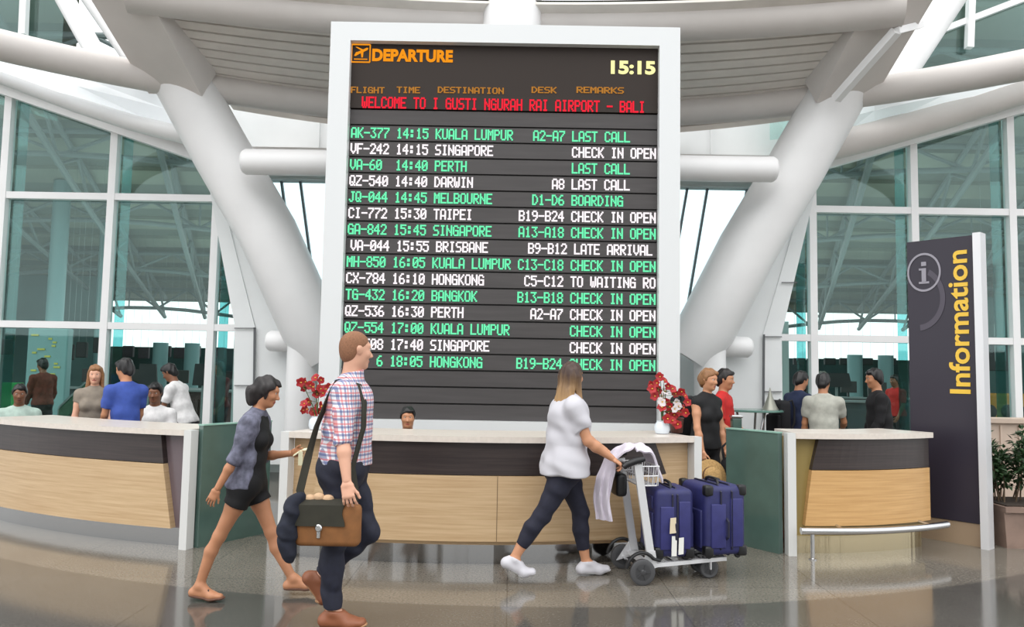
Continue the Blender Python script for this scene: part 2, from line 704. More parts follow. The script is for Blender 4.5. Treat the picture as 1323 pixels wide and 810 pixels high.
def glass_wall(n, side, xs, x_in, x_out, top, zs, slope):
    """Mullioned glass wall in the plane Y = YG; top is its raking upper edge as two (x, z) points."""
    mb = MB()

    def zt_(x):
        (xa, za), (xb, zb_) = top
        return za + (x - xa) / (xb - xa) * (zb_ - za)
    for x in xs:
        mb.box((x, YG, zt_(x) / 2), (0.105, 0.14, zt_(x)))
    for z in zs:
        mb.box(((x_in + x_out) / 2, YG, z), (abs(x_out - x_in), 0.12, 0.10))
    mb.box(((x_in + x_out) / 2, YG, 0.06), (abs(x_out - x_in), 0.12, 0.12))
    w = mb.build('window_%d' % n, M_WHITE)
    struct(w, 'tall glass wall with white mullions on the %s of the hall' % side, 'window')
    g = MB()
    g.prism([(x_in, YG + 0.03, 0), (x_out, YG + 0.03, 0), (x_out, YG + 0.03, zt_(x_out)), (x_in, YG + 0.03, zt_(x_in))], (0, 0.012, 0))
    attach(g.build('pane', M_GLASS), w)
    f = MB()
    for x in xs:
        sg = 1 if side == 'left' else -1
        f.box((x + sg * 0.11, YG + 0.16, zt_(x) / 2), (0.13, 0.02, zt_(x)), rz=0.5 * sg)
    attach(f.build('glass_fin', M_FIN), w)
    # raking white edge beam above the glass
    e = MB()
    (xa, za), (xb, zb_) = top
    e.beam((xa, YG - 0.05, za + 0.02), (xb, YG - 0.05, zb_ + 0.02), 0.16, 0.24, up=(0, 0, 1))
    e.beam((xa, YG - 0.18, za + 0.10), (xb, YG - 0.18, zb_ + 0.10), 0.10, 0.07, up=(0, 0, 1))
    attach(e.build('edge_beam', M_WHITE), w)
    return w


tl0, tl1 = P(246, 197, YG), P(0, 113, YG)
sl = (tl1.z - tl0.z) / (tl1.x - tl0.x)
glass_wall(2, 'left', (-4.42, -5.985, -7.6), -3.95, -9.2, ((tl0.x + 0.5, tl0.z + 0.5 * sl), (-9.2, tl0.z + (-9.2 - tl0.x) * sl)), (4.09, 2.17), -1)
tr0, tr1 = P(1075, 208, YG), P(1323, 138, YG)
sr = (tr1.z - tr0.z) / (tr1.x - tr0.x)
glass_wall(3, 'right', (4.44, 5.955, 7.41), 3.92, 9.2, ((tr0.x - 0.5, tr0.z - 0.5 * sr), (9.2, tr0.z + (9.2 - tr0.x) * sr)), (4.09, 2.17), 1)


# fascia and lower pipe between the ring and the glass
def eave(side, up_pts, low_pts, pipe_pts):
    U, Lw = [P(*p) for p in up_pts], [P(*p) for p in low_pts]
    mb = MB()
    mb.grid([U, [a.lerp(b, 0.5) + Vector((0, 0, 0.05)) for a, b in zip(U, Lw)], Lw])
    c = mb.build('fascia_trim_%s' % side, membrane('roof_membrane_' + side, (240, 242, 244), 0.92 if side == 'left' else 0.6))
    struct(c, 'white sloping eave panel above the glass wall on the %s' % side, 'trim')
    m2 = MB()
    m2.tube([P(*p) for p in pipe_pts], 0.20 if side == 'right' else 0.12, 18)
    struct(m2.build('eave_beam', M_ARM if side == 'right' else M_WHITE, smooth=True), 'white round eave pipe over the glass wall on the %s' % side, 'beam')


eave('left', [(-60, 50, 9.4), (0, 66, 9.6), (100, 98, 10.1), (215, 124, 10.6), (250, 130, 10.7)],
     [(-60, 75, 10.9), (0, 96, 10.9), (100, 132, 10.9), (215, 166, 10.9), (250, 175, 10.9)],
     [(-60, 76, 10.85), (0, 97, 10.85), (100, 135, 10.85), (170, 158, 10.85), (250, 178, 10.85)])
eave('right', [(1380, 75, 9.4), (1323, 90, 9.5), (1220, 112, 10.0), (1130, 128, 10.5), (1080, 136, 10.7)],
     [(1380, 95, 10.9), (1323, 108, 10.9), (1220, 142, 10.9), (1130, 166, 10.9), (1080, 182, 10.9)],
     [(1380, 100, 10.8), (1323, 116, 10.8), (1220, 149, 10.8), (1130, 175, 10.8), (1070, 190, 10.8)])

# slanting struts above the eaves and the upper glazing
for nm, p0, p1, r in (('thin, on the left', (78, -12, 10.6), (136, 92, 10.35), 0.13), ('thick, on the left', (118, -12, 10.9), (196, 100, 10.5), 0.20),
                      ('thick, on the right', (1232, -14, 10.8), (1146, 116, 10.55), 0.24)):
    mb = MB()
    mb.tube([P(*p0), P(*p1)], r, 18)
    struct(mb.build('strut_beam', M_WHITE, smooth=True), 'white slanting round strut above the eave pipe, %s' % nm, 'beam')
a, b = P(1080, 128, 9.7), P(1158, 40, 8.9)
mb = MB()
mb.beam(a, b, 0.10, 0.10)
mb.beam(b, P(1190, 32, 9.2), 0.08, 0.08)
struct(mb.build('edge_beam', M_WHITE), 'thin white beam along the outer edge of the right column arm', 'beam')

mb = MB()
for (p0, p1, w) in (((1255, -20, 11.5), (1252, 62, 11.5), 0.10), ((1215, 40, 11.56), (1340, -8, 11.56), 0.09), ((1172, -20, 11.5), (1172, 130, 11.5), 0.10)):
    mb.beam(P(*p0), P(*p1), w, 0.1, up=(0, 1, 0))
w4 = struct(mb.build('window_4', M_WHITE), 'upper glazing above the eave on the right', 'window')
g = MB()
g.prism([(3.9, YG + 0.2, 5.2), (9.5, YG + 0.2, 6.0), (9.5, YG + 0.2, 9.0), (3.9, YG + 0.2, 9.0)], (0, 0.012, 0))
attach(g.build('pane', M_GLASS), w4)
mb = MB()
for (p0, p1, w) in (((33, -20, 11.5), (30, 45, 11.5), 0.10),):
    mb.beam(P(*p0), P(*p1), w, 0.1, up=(0, 1, 0))
w5 = struct(mb.build('window_5', M_WHITE), 'upper glazing above the eave on the left', 'window')
g = MB()
xl = P(82, 20, YG + 0.2).x
g.prism([(xl, YG + 0.2, 5.3), (-9.5, YG + 0.2, 6.0), (-9.5, YG + 0.2, 9.0), (xl, YG + 0.2, 9.0)], (0, 0.012, 0))
attach(g.build('pane', M_GLASS), w5)

# ------------------------------------------------------------------ the halls behind the glass
M_ROOF = mat('hall_roof_sheet', (140, 146, 134), 0.8, noise=0.25, nscale=0.5)
M_ROOF2 = mat('hall_roof_rib', (110, 118, 110), 0.8)
M_TRUSS = mat('hall_truss_steel', (120, 132, 132), 0.6)
M_HALLWALL = mat('hall_teal_wall', (30, 58, 60), 0.7, noise=0.35, nscale=1.2)
M_HALLDARK = mat('hall_dark_wall', (30, 40, 44), 0.7, noise=0.4, nscale=1.0)
M_SKYLIGHT = emission('skylight_panel', (196, 222, 236), 0.9)


def roof_z(y):
    t = (y - 11.8) / 22.0
    return 8.9 - 4.6 * t ** 0.8


def hall(side):
    sg = -1 if side == 'left' else 1

    def xin(y):
        return sg * (0.345 * y + 0.05)
    xout = sg * 27
    ys = [11.8 + 22 * i / 26 for i in range(27)]
    mb = MB()
    for i in range(26):
        y0, y1 = ys[i], ys[i + 1]
        mb.cur = 0 if i % 2 == 0 else 1
        dz = 0.0 if i % 2 == 0 else 0.10
        spans = [(xin(y0), xin(y1), xout, xout)]
        if side == 'left' and y1 < 16.8:            # roof cut open here so bright sky shows between the struts
            spans = [(xin(y0), xin(y1), -0.465 * y0, -0.465 * y1), (-0.585 * y0, -0.585 * y1, xout, xout)]
        for p0, p1, q0, q1 in spans:
            a = [(p0, y0, roof_z(y0) + dz), (q0, y0, roof_z(y0) + dz), (q1, y1, roof_z(y1) + dz), (p1, y1, roof_z(y1) + dz)]
            mb.prism(a, (0, 0, 0.12))
    struct(mb.build('hall_roof', [M_ROOF, M_ROOF2]), 'ribbed curved roof of the check-in hall seen through the %s glass wall' % side, 'roof')
    # trusses across
    for k, y in enumerate((14.5, 18.0, 22.0, 26.5, 31.0)):
        mb = MB()
        zt_, d = roof_z(y) - 0.12, 0.9 if y < 30 else 1.1
        x0, x1 = xin(y), xout
        n = 14
        xs = [x0 + (x1 - x0) * i / n for i in range(n + 1)]
        bow = [0.35 * math.sin(math.pi * i / n * 2) for i in range(n + 1)]
        mb.tube([(x, y, zt_) for x in xs], 0.07, 8)
        mb.tube([(x, y, zt_ - d + b) for x, b in zip(xs, bow)], 0.07, 8)
        for i in range(n):
            p, q = (xs[i], y, zt_), (xs[i + 1], y, zt_ - d + bow[i + 1])
            if i % 2:
                p, q = (xs[i], y, zt_ - d + bow[i]), (xs[i + 1], y, zt_)
            mb.tube([p, q], 0.045, 6)
            if i % 3 == 1:
                mb.tube([(xs[i], y, zt_), (xs[i], y, zt_ - d + bow[i])], 0.03, 6)
        struct(mb.build('truss_beam', M_TRUSS), 'steel roof truss number %s from the glass in the hall on the %s' % (('one', 'two', 'three', 'four', 'five')[k], side), 'beam')
    # trusses running away from the glass
    for k, f in enumerate((0.10, 0.30, 0.52)):
        mb = MB()
        pts_t, pts_b = [], []
        for i in range(15):
            y = 12.2 + 20 * i / 14
            x = xin(y) + (xout * 0.8 - xin(y)) * f * 0.8 + sg * 0.8
            pts_t.append(Vector((x, y, roof_z(y) - 0.15)))
            pts_b.append(Vector((x, y, roof_z(y) - 0.95)))
        mb.tube(pts_t, 0.07, 8)
        mb.tube(pts_b, 0.08, 8)
        for i in range(14):
            mb.tube([pts_t[i], pts_b[i + 1]] if i % 2 else [pts_b[i], pts_t[i + 1]], 0.045, 6)
        struct(mb.build('truss_beam', M_TRUSS), 'long steel truss running back under the %s hall roof, %s from the columns' % (side, ('first', 'second', 'third')[k]), 'beam')
    # skylight strip
    mb = MB()
    for k in range(9):
        y = 13.0 + k * 0.75
        x = sg * (5.5 + 0.22 * (y - 12) + 0.5)
        z = roof_z(y) - 0.16
        mb.prism([(x - 0.2, y, z), (x + 0.2, y, z), (x + 0.25, y + 0.4, z - 0.05), (x - 0.15, y + 0.4, z - 0.05)], (0, 0, 0.03))
    struct(mb.build('skylight_window', M_SKYLIGHT), 'row of small bright roof lights in the %s hall' % side, 'window')
    # low dark back block under the daylight band
    mb = MB()
    yb = 30.0
    xa, xb = xin(yb) + sg * -1.0, xout
    mb.box(((xa + xb) / 2, yb, 1.15), (abs(xb - xa), 0.3, 2.3))
    struct(mb.build('wall_hall_%s' % side, M_HALLWALL), 'dark teal far wall of the check-in hall on the %s' % side, 'wall')
    mb = MB()
    x_e = sg * 22.0
    mb.box((x_e, 22, 3.0), (0.3, 18, 6.0))
    struct(mb.build('wall_end_%s' % side, M_HALLDARK), 'dark end wall of the check-in hall on the %s' % side, 'wall')


hall('left')
hall('right')
# the left hall has a taller teal block on its outer part, closing the daylight band there
mb = MB()
xa, xb = P(135, 440, 28).x, -22
mb.box(((xa + xb) / 2, 28.2, 2.4), (abs(xb - xa), 0.3, 4.8))
struct(mb.build('wall_block_left', mat('hall_grey_teal_wall', (96, 124, 124), 0.7, noise=0.25, nscale=0.6)), 'tall grey-teal wall block in the outer part of the left hall', 'wall')
mb = MB()
xa, xb = P(1275, 440, 26).x, 22
mb.box(((xa + xb) / 2, 26.2, 2.2), (abs(xb - xa), 0.3, 4.4))
struct(mb.build('wall_block_right', mat('hall_grey_teal_wall', (96, 124, 124), 0.7, noise=0.25, nscale=0.6)), 'tall grey-teal wall block in the outer part of the right hall', 'wall')
# fill lights added low in the two halls, shining up, no fixtures
for x in (-8.5, 8.5):
    ld = bpy.data.lights.new('hall_fill', 'AREA')
    ld.shape = 'RECTANGLE'
    ld.size, ld.size_y = 6, 10
    ld.energy = HALL_FILL_W
    ld.color = (0.85, 1.0, 0.97)
    lo = bpy.data.objects.new('hall_fill', ld)
    COL.objects.link(lo)
    lo.location = (x * 1.25, 21, 2.4)
    lo.rotation_euler = (math.pi, 0, 0)

# added, unseen columns and wall behind the camera, reflected in polished steel and stone
for k, x in enumerate((-11, -6.5, -2.2, 2.4, 6.8, 11)):
    mb = MB()
    mb.lathe([(0.45, 0.0), (0.45, 5.0), (0.5, 5.1), (0.5, 6.0)], (x, -7.5, 0), 20)
    struct(mb.build('reflection_column', mat('grey_concrete', (120, 116, 112), 0.7), smooth=True), 'grey concrete column added behind the camera for reflections, %s in the row' % ('first', 'second', 'third', 'fourth', 'fifth', 'sixth')[k], 'column')
mb = MB()
mb.box((0, -22, 1.6), (60, 0.5, 3.2))
struct(mb.build('reflection_wall', mat('dark_green_reflection_wall', (62, 78, 58), 0.9, noise=0.3, nscale=1)), 'dark green wall added behind the camera for reflections', 'wall')
# ------------------------------------------------------------------ departure board
FONT = {'0': '3E5149453E', '1': '00427F4000', '2': '4261514946', '3': '2141454B31', '4': '1814127F10', '5': '2745454539', '6': '3C4A494930',
        '7': '0171090503', '8': '3649494936', '9': '064949291E', ':': '0036360000', '-': '0808080808', 'A': '7E1111117E', 'B': '7F49494936',
        'C': '3E41414122', 'D': '7F4141221C', 'E': '7F49494941', 'F': '7F09090901', 'G': '3E4149497A', 'H': '7F0808087F', 'I': '00417F4100',
        'J': '2040413F01', 'K': '7F08142241', 'L': '7F40404040', 'M': '7F020C027F', 'N': '7F0408107F', 'O': '3E4141413E', 'P': '7F09090906',
        'Q': '3E4151215E', 'R': '7F09192946', 'S': '4649494931', 'T': '01017F0101', 'U': '3F4040403F', 'V': '1F2040201F', 'W': '3F4038403F',
        'X': '6314081463', 'Y': '0708700807', 'Z': '6151494543'}
YB = 8.6
BX0, BX1, BZ0, BZ1 = -2.107, 1.85, 0.95, 5.52
IX0, IX1, IZ0, IZ1 = -1.88, 1.616, 1.055, 5.305


def bp(px, py):
    p = P(px, py, YB)
    return p.x, p.z


board = thing('departure_board', 'tall white-framed flight departure board with green, white and red lit text', 'departure board', ((BX0 + BX1) / 2, YB, 0))
mb = MB()
for c, s in ((((BX0 + IX0) / 2, YB + 0.05, (BZ0 + BZ1) / 2), (IX0 - BX0, 0.3, BZ1 - BZ0)), (((BX1 + IX1) / 2, YB + 0.05, (BZ0 + BZ1) / 2), (BX1 - IX1, 0.3, BZ1 - BZ0)),
             (((IX0 + IX1) / 2, YB + 0.05, (BZ1 + IZ1) / 2), (IX1 - IX0, 0.3, BZ1 - IZ1)), (((IX0 + IX1) / 2, YB + 0.05, (BZ0 + IZ0) / 2), (IX1 - IX0, 0.3, IZ0 - BZ0))):
    mb.box(c, s)
mb.box(((IX0 + IX1) / 2, YB + 0.16, (BZ0 + BZ1) / 2), (IX1 - IX0, 0.06, BZ1 - BZ0 - 0.02))
mb.box(((BX0 + BX1) / 2, YB + 0.06, BZ0 / 2), (BX1 - BX0 - 0.1, 0.26, BZ0))
mb.build('frame', mat('white_board_frame', (216, 218, 219), 0.35), board)
mb = MB()
zl = bp(650, 143)[1]
mb.box(((IX0 + IX1) / 2, YB + 0.02, (IZ1 + zl) / 2), (IX1 - IX0, 0.06, IZ1 - zl))
mb.build('header_panel', mat('dark_brown_panel', (50, 42, 38), 0.6, spec=0.25), board)

M_LED_OFF = mat('unlit_led_module', (74, 71, 71), 0.55, spec=0.3, noise=0.10, nscale=6, stretch=(0.3, 1, 4))
M_GAP = mat('module_gap', (38, 36, 36), 0.7)
LG = emission('green_led', (120, 255, 190), 1.0)
LW = emission('white_led', (255, 246, 250), 1.15)
LR = emission('red_led', (255, 46, 66), 1.0)
LO = emission('orange_lettering', (255, 158, 32), 0.95)
LOD = emission('dim_orange_lettering', (206, 140, 62), 0.8)
LY = emission('pale_yellow_led', (255, 250, 176), 1.1)

CW = (IX1 - IX0 - 0.03) / 47.0


def led_text(s, x0, zc, hgt, cw, y, material, parent, name='lettering'):
    """Dot-matrix writing: small lit dots standing just proud of the module."""
    mb = MB()
    px, pz = cw / 6.0, hgt / 7.0
    for i, ch in enumerate(s):
        if ch == ' ' or ch not in FONT:
            continue
        h = FONT[ch]
        for c in range(5):
            bits = int(h[2 * c:2 * c + 2], 16)
            for r in range(7):
                if bits >> r & 1:
                    cx = x0 + i * cw + (c + 0.5) * px
                    cz = zc + hgt / 2 - (r + 0.5) * pz
                    mb.box((cx, y, cz), (px * 1.5, 0.006, pz * 1.0))
    return mb.build(name, material, parent, fix=False)


ROWS = [('AK-377', '14:15', 'KUALA LUMPUR', 'A2-A7', 'LAST CALL'), ('VF-242', '14:15', 'SINGAPORE', '', 'CHECK IN OPEN'), ('VA-60', '14:40', 'PERTH', '', 'LAST CALL'),
        ('QZ-540', '14:40', 'DARWIN', 'A8', 'LAST CALL'), ('JQ-044', '14:45', 'MELBOURNE', 'D1-D6', 'BOARDING'), ('CI-772', '15:30', 'TAIPEI', 'B19-B24', 'CHECK IN OPEN'),
        ('GA-842', '15:45', 'SINGAPORE', 'A13-A18', 'CHECK IN OPEN'), ('VA-044', '15:55', 'BRISBANE', 'B9-B12', 'LATE ARRIVAL'),
        ('MH-850', '16:05', 'KUALA LUMPUR', 'C13-C18', 'CHECK IN OPEN'), ('CX-784', '16:10', 'HONGKONG', 'C5-C12', 'TO WAITING RO'),
        ('TG-432', '16:20', 'BANGKOK', 'B13-B18', 'CHECK IN OPEN'), ('QZ-536', '16:30', 'PERTH', 'A2-A7', 'CHECK IN OPEN'), ('QZ-554', '17:00', 'KUALA LUMPUR', '', 'CHECK IN OPEN'),
        ('QZ-508', '17:40', 'SINGAPORE', '', 'CHECK IN OPEN'), ('I    6', '18:05', 'HONGKONG', 'B19-B24', 'CHECK IN OPEN')]
zr0, zr14 = bp(650, 174.5)[1], bp(650, 469)[1]
pitch = (zr0 - zr14) / 14
XL = IX0 + 0.022
for i in range(-1, 18):
    zc = zr0 - pitch * i
    if zc - pitch * 0.2 < IZ0:
        break
    cut = max(0.0, IZ0 - (zc - pitch * 0.45))
    mb = MB()
    mb.cur = 0
    mb.box(((IX0 + IX1) / 2, YB + 0.03, zc + cut / 2), (IX1 - IX0, 0.05, pitch * 0.90 - cut))
    mb.cur = 1
    mb.box(((IX0 + IX1) / 2, YB + 0.05, max(zc - pitch / 2, IZ0)), (IX1 - IX0, 0.04, pitch * 0.16))
    row = mb.build('display_row', [M_LED_OFF, M_GAP], board)
    if 0 <= i < 15:
        f, t, d, k, r = ROWS[i]
        s = f.ljust(7) + t.ljust(6) + d.ljust(13) + k.rjust(7) + ' ' + r
        led_text(s, XL + (CW * 0.5 if i == 7 else 0), zc, pitch * 0.66, CW, YB, LG if i % 2 == 0 else LW, row)
# the rest below and the gaps
mb = MB()
mb.box(((IX0 + IX1) / 2, YB + 0.08, (IZ0 + zl) / 2), (IX1 - IX0, 0.04, zl - IZ0))
mb.build('back_panel', M_GAP, board)
# welcome line, column heads, title, clock
x, z = bp(468, 132.5)
x2 = bp(834, 134)[0]
led_text('WELCOME TO I GUSTI NGURAH RAI AIRPORT - BALI', x, z, pitch * 0.72, (x2 - x) / 44, YB - 0.014, LR, board, 'welcome_lettering')
for s, xa, xb in (('FLIGHT', 454, 498), ('TIME', 513, 544), ('DESTINATION', 566, 652), ('DESK', 687, 720), ('REMARKS', 745, 807)):
    x, z = bp(xa, 116.5)
    led_text(s, x, z, 0.072, (bp(xb, 116)[0] - x) / len(s), YB - 0.014, LOD, board, 'heading_lettering')


def wall_text(s, px, py_base, h_px, w_px, material, parent, name, bold):
    x, z = bp(px, py_base)
    hm = h_px / FPX * YB
    M = Matrix.Translation((x, YB - 0.014, z)) @ Matrix.Rotation(math.pi / 2, 4, 'X')
    o = text_mesh(name, s, hm / 0.72, material, parent, Matrix.Identity(4), bold)
    xs = [v.co.x for v in o.data.vertices]
    k = (w_px / FPX * YB) / (max(xs) - min(xs))
    o.data.transform(M @ Matrix.Diagonal((k, 1, 1, 1)) @ Matrix.Translation((-min(xs), 0, 0)))
    return o


wall_text('DEPARTURE', 481, 78.5, 15.5, 107, LO, board, 'title_lettering', 0.008)
wall_text('15:15', 789, 95, 17, 59, LY, board, 'clock_lettering', 0.008)
# take-off pictogram in its square
mb = MB()
x0, z1 = bp(455, 58)
x1, z0 = bp(478, 81)
th = 0.014
yf = YB - 0.014
for c, s in ((((x0 + x1) / 2, yf, z0), (x1 - x0, 0.006, th)), (((x0 + x1) / 2, yf, z1), (x1 - x0, 0.006, th)), ((x0, yf, (z0 + z1) / 2), (th, 0.006, z1 - z0)), ((x1, yf, (z0 + z1) / 2), (th, 0.006, z1 - z0))):
    mb.box(c, s)
W, Hh = x1 - x0, z1 - z0


def pl(pts):
    mb.prism([(x0 + W * a, yf - 0.003, z0 + Hh * b) for a, b in pts], (0, 0.006, 0))


pl([(0.14, 0.36), (0.22, 0.34), (0.36, 0.44), (0.86, 0.70), (0.90, 0.80), (0.82, 0.82), (0.34, 0.58), (0.24, 0.56)])
pl([(0.20, 0.86), (0.30, 0.86), (0.66, 0.70), (0.56, 0.64)])
pl([(0.50, 0.52), (0.64, 0.60), (0.62, 0.28), (0.54, 0.26)])
pl([(0.14, 0.14), (0.86, 0.14), (0.86, 0.19), (0.14, 0.19)])
mb.build('pictogram', LO, board)


# ------------------------------------------------------------------ information desk counters
def bez(A, B, C, n=16):
    """Smooth curve through three plan points."""
    A, B, C = Vector(A), Vector(B), Vector(C)
    t = (B - A).length / ((B - A).length + (C - B).length)
    Q = (B - A * (1 - t) ** 2 - C * t * t) / (2 * t * (1 - t))
    return [A * (1 - s) ** 2 + Q * 2 * s * (1 - s) + C * s * s for s in [i / n for i in range(n + 1)]]


def normals(pts):
    out = []
    for i in range(len(pts)):
        d = pts[min(i + 1, len(pts) - 1)] - pts[max(i - 1, 0)]
        out.append(Vector((d.y, -d.x)).normalized())       # towards the viewer for left-to-right paths
    return out


def strip(mb, pts, nr, o0, o1, z0, z1, a=0.0, b=1.0, a2=None, b2=None):
    """Solid strip along the plan curve between offsets o0..o1 and heights z0..z1; a..b limits at the bottom, a2..b2 at the top."""
    a2 = a if a2 is None else a2
    b2 = b if b2 is None else b2
    n = len(pts) - 1

    def at(t, o, z):
        q = max(0.0, min(1.0, t)) * n
        i = min(int(q), n - 1)
        p = pts[i].lerp(pts[i + 1], q - i) + nr[i].lerp(nr[i + 1], q - i) * o
        return Vector((p.x, p.y, z))
    R = [[at(a + (b - a) * i / n, o1, z0) for i in range(n + 1)], [at(a2 + (b2 - a2) * i / n, o1, z1) for i in range(n + 1)],
         [at(a2 + (b2 - a2) * i / n, o0, z1) for i in range(n + 1)], [at(a + (b - a) * i / n, o0, z0) for i in range(n + 1)]]
    R.append(R[0])
    mb.grid(R)
    k = len(mb.v)
    mb.add([R[0][0], R[1][0], R[2][0], R[3][0], R[0][-1], R[1][-1], R[2][-1], R[3][-1]], [(0, 1, 2, 3), (7, 6, 5, 4)])
    return mb


def counter(label, A, B, C, ends, wood, side_mat, base_mat, slant_l, slant_r, depth=0.62, H=1.06, zs=(0.20, 0.74), seams=()):
    pts = bez(A, B, C)
    nr = normals(pts)
    mid = pts[8]
    root = thing('information_counter', label, 'counter', (mid.x, mid.y, 0))
    mb = MB()
    strip(mb, pts, nr, -depth, -0.06, 0.16, H - 0.05)
    mb.build('body', side_mat, root)
    mb = MB()
    strip(mb, pts, nr, -depth - 0.02, 0.05, H - 0.05, H)
    mb.build('worktop', M_TOP, root)
    mb = MB()
    strip(mb, pts, nr, -0.10, 0.0, zs[1], H - 0.05, slant_l[1], 1 - slant_r[1], slant_l[2], 1 - slant_r[2])
    mb.build('dark_panel', M_DARKBAND, root)
    mb = MB()
    strip(mb, pts, nr, -0.10, 0.006, zs[0], zs[1] - 0.006, slant_l[0], 1 - slant_r[0], slant_l[1], 1 - slant_r[1])
    for s in seams:
        mb.cur = 1
        strip(mb, pts, nr, -0.05, 0.0075, zs[0] + 0.002, zs[1] - 0.008, s - 0.0008, s + 0.0008)
        mb.cur = 0
    mb.build('front_panel', [wood, mat('panel_seam', (120, 98, 70), 0.6)], root)
    mb = MB()
    strip(mb, pts, nr, -depth + 0.02, -0.08, 0.0, 0.19, 0.01, 0.99)
    mb.build('plinth', base_mat, root)
    for e in ends:
        i = 0 if e < 0 else -1
        tn = (pts[1] - pts[0]).normalized() * -1 if e < 0 else (pts[-1] - pts[-2]).normalized()
        p = pts[i] + tn * 0.035
        mb = MB()
        ang = math.atan2(nr[i].y, nr[i].x) + math.pi / 2
        q = p + nr[i] * 0.0
        mb.box((q.x, q.y, H / 2 - 0.001), (0.075, 0.10, H - 0.002), rz=ang)
        mb.build('end_post', M_POST, root)
    return root, pts, nr


M_PURPLE = mat('mauve_grey_panel', (112, 98, 102), 0.25, noise=0.08, nscale=2)
cl, ptsL, nrL = counter('long curved information counter on the left, dark band over pale wood',
                        (-5.4, 8.08), (-4.1, 7.36), (-2.86, 6.94), (1,), M_WOOD, M_PURPLE, M_BASE_STEEL, (0, 0, 0), (0.045, 0.085, 0.10), H=1.035, zs=(0.165, 0.73))
cc, ptsC, nrC = counter('central information counter below the departure board, dark band over pale wood',
                        (-1.86, 6.66), (-0.12, 6.50), (1.60, 6.88), (-1, 1), M_WOOD, M_WOOD, M_BASE_STEEL, (0.05, 0.07, 0.08), (0.03, 0.07, 0.10), seams=(0.505,))
cr, ptsR, nrR = counter('short curved information counter on the right beside the tall sign, with a steel foot rail',
                        (2.58, 7.10), (3.36, 7.20), (4.02, 7.50), (-1,), M_WOOD_WARM, mat('ochre_panel', (150, 130, 78), 0.3, noise=0.1, nscale=2), mat('brass_tinted_steel', (196, 182, 150), 0.14, metal=0.9, bump=0.5, nscale=1.6, stretch=(6, 6, 0.1)),
                        (0.06, 0.105, 0.15), (0.0, 0.0, 0.0), H=1.09, zs=(0.26, 0.76), depth=0.5)
# foot rail with its posts
mb = MB()
n = len(ptsR)
mb.tube([(p.x + q.x * 0.16, p.y + q.y * 0.16, 0.245) for p, q in zip(ptsR, nrR)], 0.032, 12)
fr = mb.build('foot_rail', M_STEEL, cr, smooth=True)
for i in (4, n - 3):
    p, q = ptsR[i], ptsR[i] + nrR[i] * 0.16
    mb = MB()
    mb.tube([(p.x - nrR[i].x * 0.06, p.y - nrR[i].y * 0.06, 0.27), (q.x, q.y, 0.245)], 0.014, 8)
    mb.build('rail_bracket', M_STEEL, fr, smooth=True)
for i in (1,):
    p = ptsR[i] + nrR[i] * 0.16
    mb = MB()
    mb.lathe([(0.035, 0), (0.035, 0.01), (0.018, 0.015), (0.018, 0.22)], (p.x, p.y, 0), 12)
    mb.build('rail_post', M_STEEL, fr, smooth=True)


# green glass end screens beside the passages
def screen(label, a, b, h):
    a, b = Vector((*a, 0)), Vector((*b, 0))
    d = (b - a)
    root = thing('glass_screen', label, 'screen', ((a.x + b.x) / 2, (a.y + b.y) / 2, 0))
    nrm = Vector((-d.y, d.x, 0)).normalized() * 0.03
    mb = MB()
    mb.prism([a - nrm, b - nrm, b + nrm, a + nrm], (0, 0, h))
    mb.build('panel', M_DARKGLASS, root)
    mb = MB()
    mb.prism([a - nrm * 1.3 + Vector((0, 0, h)), b - nrm * 1.3 + Vector((0, 0, h)), b + nrm * 1.3 + Vector((0, 0, h)), a + nrm * 1.3 + Vector((0, 0, h))], (0, 0, 0.012))
    mb.build('cap_rail', mat('pale_green_edge', (140, 180, 165), 0.2), root)
    return root


screen('dark green glass end screen of the left counter, behind the walking woman in shorts', (-2.76, 6.98), (-2.36, 7.66), 1.07)
screen('dark green glass end screen of the right counter, facing the passage', (2.47, 7.14), (2.13, 7.62), 1.08)

# ------------------------------------------------------------------ tall information sign
sgn = thing('information_sign', 'tall dark sign reading Information in yellow with a steel edge, beside the right counter', 'sign', (4.45, 7.9, 0))
sa, sb_ = Vector((4.12, 8.02, 0)), Vector((4.54, 7.52, 0))
dv = (sb_ - sa).normalized()
nv = Vector((dv.y, -dv.x, 0))
if nv.y > 0:
    nv = -nv
zt2 = 3.02
mb = MB()
mb.prism([sa, sb_, sb_ - nv * 0.12, sa - nv * 0.12], (0, 0, zt2 - 0.22))
for k, v in enumerate(mb.v):
    mb.v[k] = (v[0], v[1], v[2] + 0.22)
mb.build('panel', mat('dark_plum_panel', (48, 43, 54), 0.32, spec=0.4, noise=0.06, nscale=1), sgn)
mb = MB()
mb.beam(sb_ + dv * 0.03, sb_ + dv * 0.03 + Vector((0, 0, zt2 + 0.01)), 0.07, 0.14, up=nv)
mb.build('steel_edge', M_ALU, sgn)
mb = MB()
mb.prism([sa + dv * 0.02 - nv * 0.01, sb_ - nv * 0.01, sb_ - nv * 0.11, sa + dv * 0.02 - nv * 0.11], (0, 0, 0.215))
mb.build('plinth', mat('tan_stone_plinth', (158, 136, 112), 0.3, noise=0.1, nscale=3), sgn)
